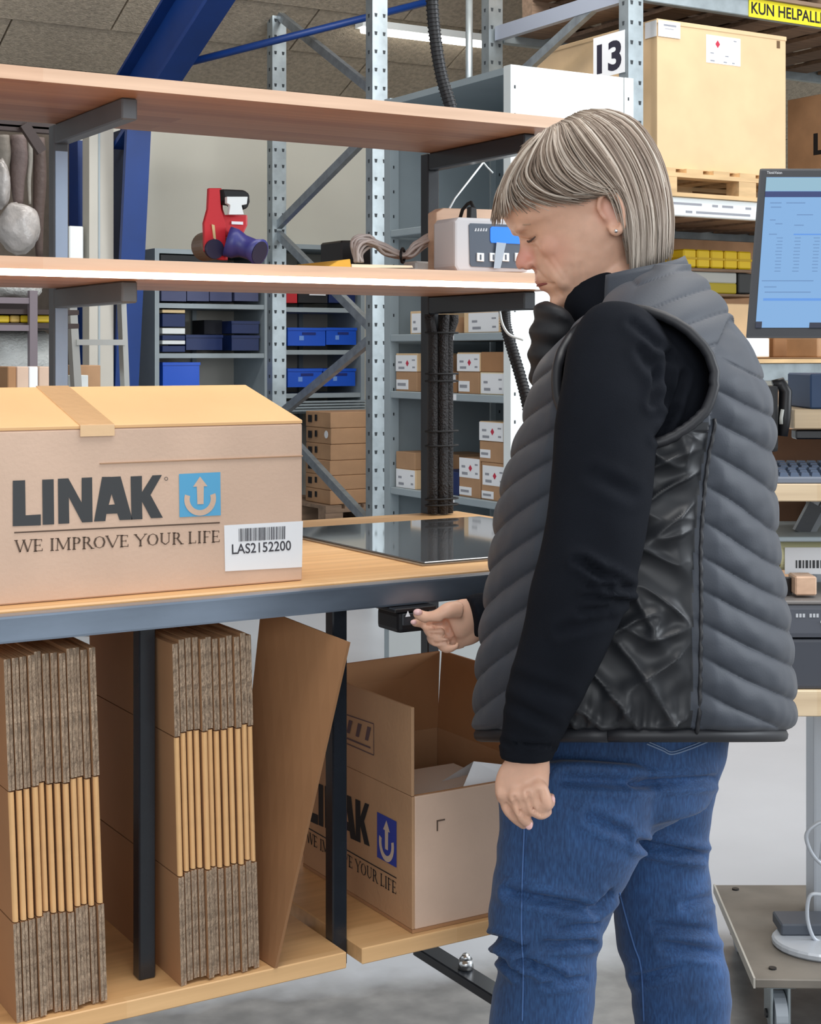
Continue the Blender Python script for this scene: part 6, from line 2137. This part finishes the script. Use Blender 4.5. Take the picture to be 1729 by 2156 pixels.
finger([(968, 1334, 1.844, 12.5), (941, 1347, 1.842, 11.5), (931, 1359, 1.832, 10.5), (943, 1366, 1.823, 9.5), (959, 1359, 1.820, 9)])
limb(hb, [(1002, 1318, 1.842, 30, .6), (984, 1332, 1.840, 28, .55), (964, 1338, 1.842, 24, .5), (950, 1342, 1.846, 18, .5)], 16, 5)
limb(hb, [(972, 1345, 1.842, 20, .5), (956, 1349, 1.842, 20, .45), (938, 1350, 1.843, 14, .45)], 16, 5)
bd_ = remesh(hb, .0024, 1, .5)
relax(bd_, lambda x, y, p: y < 700 and x < 1250 and not (1076 < x < 1128 and 535 < y < 580), 7)
relax(bd_, lambda x, y, p: y < 700, 2)
V_, N_ = normals(bd_)
for i in range(len(bd_.v)):                      # fine lines of the face
    p = bd_.v[i]
    x, y = pxof(p)
    if y < 660 and p.y < YH and 1090 < x < 1290:
        h = 0
        for x0, y0, x1, y1, s, wd in ((1145, 597, 1166, 599, .8, 3.2), (1166, 599, 1182, 622, .8, 3.2), (1124, 562, 1150, 590, .6, 4), (1150, 545, 1185, 590, .45, 4), (1165, 540, 1205, 600, .35, 4), (1098, 503, 1116, 507, 1.1, 2.6),
                                      (1116, 507, 1130, 498, .7, 3), (1108, 517, 1128, 520, .5, 3), (1205, 560, 1212, 620, .4, 4), (1222, 555, 1226, 610, .4, 4), (1190, 575, 1196, 625, .35, 4), (1116, 560, 1126, 572, .9, 3.2)):
            dx, dy = x1 - x0, y1 - y0
            t = max(0, min(1, ((x - x0) * dx + (y - y0) * dy) / (dx * dx + dy * dy)))
            dd = math.hypot(x - x0 - t * dx, y - y0 - t * dy)
            h -= .0022 * s * math.exp(-(dd / wd) ** 2)
        h += .0006 * noise.noise(Vector((x * .05, y * .05, 1)))
        bd_.v[i] = p + Vector(N_[i]) * h
    elif (1640 < y < 1760 and x < 1180 and p.y < 1.62) or (1290 < y < 1375 and 880 < x < 990 and p.y < 1.86):   # grooves between the fingers
        h = 0
        for x0, y0, x1, y1, s, wd in ((1110, 1668, 1122, 1706, 1.3, 3.4), (1122, 1706, 1142, 1716, .8, 3), (1082, 1680, 1097, 1712, 1.2, 3.4), (1097, 1712, 1112, 1722, .9, 3), (1132, 1668, 1136, 1690, .8, 3), (1066, 1694, 1084, 1722, .8, 3),
                                      (904, 1336, 942, 1339, 1.5, 2.6), (914, 1355, 954, 1353, 1.5, 2.6), (902, 1313, 940, 1314, 1.3, 2.6), (938, 1308, 956, 1352, 1.5, 4)):
            dx, dy = x1 - x0, y1 - y0
            t = max(0, min(1, ((x - x0) * dx + (y - y0) * dy) / (dx * dx + dy * dy)))
            dd = math.hypot(x - x0 - t * dx, y - y0 - t * dy)
            h -= .0034 * s * math.exp(-(dd / wd) ** 2)
        bd_.v[i] = p + Vector(N_[i]) * h


def skin_mat():
    m = pmat('skin', (224, 178, 152), .44, var=(70, .06), spec=.4)
    nt = m.node_tree
    b = nt.nodes['Principled BSDF']
    b.inputs['Subsurface Weight'].default_value = .12
    b.inputs['Subsurface Radius'].default_value = (.010, .004, .002)
    b.inputs['Subsurface Scale'].default_value = .6
    # ruddy nose, lips and knuckles as pigment spots in object space
    tc = nt.nodes.new('ShaderNodeTexCoord')
    cur = b.inputs['Base Color'].links[0].from_socket
    base = FRAMES[person.name].inverted()
    for p, r_, col, k in SPOTS:
        c = base @ (RV @ p)
        d = nt.nodes.new('ShaderNodeVectorMath'); d.operation = 'DISTANCE'
        d.inputs[1].default_value = c
        nt.links.new(tc.outputs['Object'], d.inputs[0])
        mr = nt.nodes.new('ShaderNodeMapRange')
        mr.inputs['From Min'].default_value = r_ * .35; mr.inputs['From Max'].default_value = r_
        mr.inputs['To Min'].default_value = k; mr.inputs['To Max'].default_value = 0
        nt.links.new(d.outputs['Value'], mr.inputs['Value'])
        mx = nt.nodes.new('ShaderNodeMix'); mx.data_type = 'RGBA'
        nt.links.new(mr.outputs[0], mx.inputs[0]); nt.links.new(cur, mx.inputs[6])
        mx.inputs[7].default_value = lin(col)
        cur = mx.outputs[2]
    nt.links.new(cur, b.inputs['Base Color'])
    return m


SPOTS = [(hd(184, 6, -22), .024, (222, 142, 130), .6), (hd(166, 8, -74), .011, (196, 118, 106), .75), (hd(160, 8, -90), .010, (196, 118, 106), .65), (hd(128, 84, -28), .028, (220, 156, 134), .5),
         (hd(-4, 120, 10), .022, (224, 152, 134), .45)]
body = vbuild('body', bd_, skin_mat(), person, smooth=True)
# eyes, brow, nails
for s in (1, -1):
    e = MB(); blob(e, hd(131, s * 41, 12), (.0118, .0118, .0118), None, 20, 14)
    ey = vbuild('eye', e, pmat('eye_white', (220, 212, 206), .25), body, smooth=True)
    e = MB(); blob(e, hd(149, s * 41, 8), (.0030, .0045, .0040), None, 12, 8)
    vbuild('iris', e, pmat('iris_grey', (62, 66, 70), .2), ey, smooth=True)
    P = [hd(f, s * q_, u) for f, q_, u in ((180, 24, 48), (180, 34, 50), (174, 50, 51), (166, 64, 47), (152, 76, 41))]
    vbuild('eyebrow', MB().tube(P, [.0008, .0015, .0016, .0014, .0007], 8), pmat('brow_hair', (178, 146, 122), .8), body, smooth=True)
    P = [hd(f, s * q_, u) for f, q_, u in ((165, 24, 13), (164, 36, 10), (160, 50, 10), (150, 62, 14))]
    vbuild('eyelashes', MB().tube(P, [.0008, .0014, .0014, .0008], 6), pmat('lash', (86, 66, 58), .8), body, smooth=True)
P = [hd(f, s, u) for f, s, u in ((176, 2, -82), (174, 14, -82), (166, 26, -83), (154, 36, -86))]
vbuild('lip_line', MB().tube(P, [.0012, .0016, .0015, .0008], 6), pmat('lip_shadow', (140, 74, 66), .7), body, smooth=True)
NAIL = pmat('nail', (236, 190, 186), .3, coat=.4)
for p, r_ in ((vw(1114, 1737, 1.590), (.004, .0025, .005)), (vw(880, 1289, 1.814), (.0055, .003, .004)), (vw(1163, 1684, 1.586), (.003, .003, .005)), (vw(871, 1310, 1.830), (.004, .003, .003))):
    e = MB(); blob(e, p, r_, None, 12, 8)
    vbuild('nail', e, NAIL, body, smooth=True)
# small ear stud
e = MB(); blob(e, hd(0, 134, -34), (.0022, .0022, .0022), None, 10, 8)
vbuild('ear_stud', e, pmat('chrome', (220, 224, 228)), body, smooth=True)

# ---- hair: cap over the skull plus combed locks
SHELL = [(222, 30, -70, 36), (217, 84, -104, 78), (200, 138, -136, 108), (168, 180, -156, 130), (126, 206, -163, 138), (90, 212, -163, 139), (50, 200, -158, 137), (0, 150, -150, 134), (-40, 60, -142, 130), (-90, 10, -128, 122), (-150, -6, -108, 110)]
SU = np.array([r[0] for r in SHELL][::-1], float)
SF = np.array([r[1] for r in SHELL][::-1], float)
SBk = np.array([r[2] for r in SHELL][::-1], float)
SW_ = np.array([r[3] for r in SHELL][::-1], float)


def shell_s(f, u, grow=0.0):
    """half breadth of the hair shell at (f, u)"""
    ff, fb_, w = np.interp(u, SU, SF) + grow, np.interp(u, SU, SBk) - grow, np.interp(u, SU, SW_) + grow
    if u < 60:                                   # below the temples the hair hangs as a curtain
        ff = max(ff, 150)
    c = (ff + fb_) / 2
    h = (ff - fb_) / 2
    q_ = max(0.0, 1 - abs((f - c) / h) ** 2.2)
    return w * q_ ** (1 / 2.2)


def px_fu(x, y):
    dx, dy = x - HX, y - HYY
    return -dx * CT + dy * ST, -dx * ST - dy * CT


GUIDES = [  # combed paths in pixels, from the parting to the tips
    [(1128, 296), (1092, 336), (1062, 380), (1044, 425), (1036, 476)],
    [(1132, 290), (1090, 345), (1064, 392), (1062, 428), (1070, 452)],
    [(1140, 286), (1106, 346), (1096, 388), (1130, 424), (1196, 442)],
    [(1150, 280), (1134, 340), (1150, 390), (1200, 424), (1256, 422)],
    [(1166, 268), (1168, 320), (1196, 370), (1240, 402), (1276, 420)],
    [(1180, 260), (1212, 320), (1258, 380), (1300, 440), (1314, 556)],
    [(1196, 252), (1240, 312), (1290, 390), (1318, 480), (1322, 590)],
    [(1208, 246), (1264, 300), (1312, 384), (1336, 478), (1338, 576)],
    [(1220, 241), (1290, 292), (1340, 376), (1362, 470), (1362, 566)],
    [(1234, 238), (1312, 282), (1366, 362), (1386, 454), (1384, 556)],
    [(1248, 236), (1330, 272), (1388, 356), (1408, 448), (1404, 536)],
]
GD = [np.array(catmull(g, 4)) for g in GUIDES]


def guide(t):
    k = min(int(t), len(GD) - 2)
    w = t - k
    return GD[k] * (1 - w) + GD[k + 1] * w


hr = MB()
rng = random.Random(21)
for side in (1, -1):
    for i in range(900 if side > 0 else 240):
        t = rng.uniform(0, len(GD) - 1.001)
        if side > 0 and i < 260:
            t = rng.uniform(4.6, len(GD) - 1.001)
        g = guide(t)
        layer = rng.uniform(-9, 7)
        jx, jy = rng.uniform(-5, 5), rng.uniform(-5, 5)
        L_ = rng.uniform(.86, 1.04) if t > 3 else rng.uniform(.2, 1.5)
        wob = rng.uniform(0, 6.28)
        pts, rad = [], []
        m_ = len(g)
        for j in range(m_):
            w = j / (m_ - 1)
            x, y = g[j]
            if j == m_ - 1:
                x, y = g[j - 1] + (g[j] - g[j - 1]) * L_ * rng.uniform(.5, 1.5)
            x += jx * (.3 + w) + 2.2 * math.sin(wob + 5 * w)
            y += jy * (.3 + w)
            f_, u_ = px_fu(x, y)
            s = shell_s(f_, u_, layer)
            pts.append(hd(f_, side * (s + layer * .4), u_))
            r0_ = rng.uniform(1.5, 2.8) if j == 0 else r0_
            rad.append(r0_ * KH * (1 - .8 * w ** 3) * (.55 + .45 * min(1, w * 4)))
        hr.tube(pts, rad, 5)
# cap under the locks
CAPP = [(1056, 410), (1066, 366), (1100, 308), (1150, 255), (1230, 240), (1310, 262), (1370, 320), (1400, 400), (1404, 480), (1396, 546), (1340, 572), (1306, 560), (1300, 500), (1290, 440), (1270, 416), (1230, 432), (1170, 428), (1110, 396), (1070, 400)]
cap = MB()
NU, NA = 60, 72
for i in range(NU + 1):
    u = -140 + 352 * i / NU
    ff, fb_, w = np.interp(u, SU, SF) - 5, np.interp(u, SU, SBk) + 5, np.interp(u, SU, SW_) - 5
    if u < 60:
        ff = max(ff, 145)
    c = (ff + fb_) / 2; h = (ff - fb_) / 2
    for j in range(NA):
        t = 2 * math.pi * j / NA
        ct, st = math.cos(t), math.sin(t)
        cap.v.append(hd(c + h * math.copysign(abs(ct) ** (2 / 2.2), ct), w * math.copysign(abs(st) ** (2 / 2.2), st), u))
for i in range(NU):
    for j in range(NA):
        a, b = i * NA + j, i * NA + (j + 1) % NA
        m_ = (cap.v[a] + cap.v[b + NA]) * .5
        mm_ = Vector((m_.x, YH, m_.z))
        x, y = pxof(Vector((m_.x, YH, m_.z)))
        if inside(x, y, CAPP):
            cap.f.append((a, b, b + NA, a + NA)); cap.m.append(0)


def hair_mat():
    m = pmat('grey_brown_hair', (150, 132, 116), .5, spec=.5)
    nt = m.node_tree
    b = nt.nodes['Principled BSDF']
    b.inputs['Anisotropic'].default_value = .5
    g = nt.nodes.new('ShaderNodeNewGeometry')
    r_ = nt.nodes.new('ShaderNodeValToRGB')
    r_.color_ramp.elements[0].color = lin((116, 98, 84))
    r_.color_ramp.elements[1].color = lin((206, 194, 180))
    e = r_.color_ramp.elements.new(.55); e.color = lin((152, 134, 118))
    nt.links.new(g.outputs['Random Per Island'], r_.inputs[0])
    # sun-bleached grey tips: pigment changes with the height on the lock
    tc = nt.nodes.new('ShaderNodeTexCoord'); sp = nt.nodes.new('ShaderNodeSeparateXYZ')
    nt.links.new(tc.outputs['Object'], sp.inputs[0])
    mr = nt.nodes.new('ShaderNodeMapRange')
    mr.inputs['From Min'].default_value = 1.53; mr.inputs['From Max'].default_value = 1.43
    mr.inputs['To Min'].default_value = 0; mr.inputs['To Max'].default_value = .55
    nt.links.new(sp.outputs['Z'], mr.inputs['Value'])
    mx = nt.nodes.new('ShaderNodeMix'); mx.data_type = 'RGBA'
    nt.links.new(mr.outputs[0], mx.inputs[0]); nt.links.new(r_.outputs[0], mx.inputs[6])
    mx.inputs[7].default_value = lin((222, 214, 202))
    nt.links.new(mx.outputs[2], b.inputs['Base Color'])
    return m


hair = vbuild('hair', hr, hair_mat(), person, smooth=True, recalc=False)
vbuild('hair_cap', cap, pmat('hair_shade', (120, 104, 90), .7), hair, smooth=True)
# shoes
for x, y, Y, z in ((1150, 3090, 1.79, 0), (1448, 2980, 1.87, 0)):
    c = vw(x, y, Y); c.z = 0
    s_ = MB()
    s_.tube([c + FW * d + Vector((0, 0, h)) for d, h in ((-.09, .04), (-.06, .045), (0, .048), (.08, .04), (.14, .03), (.165, .024))], [.022, .036, .042, .044, .036, .016], 16)
    sm = remesh(s_, .005, 2)
    sm.v = [Vector((p.x, p.y, max(.0005, p.z))) for p in sm.v]
    vbuild('shoe', sm, pmat('black_leather', (24, 24, 26), .5), person, smooth=True)
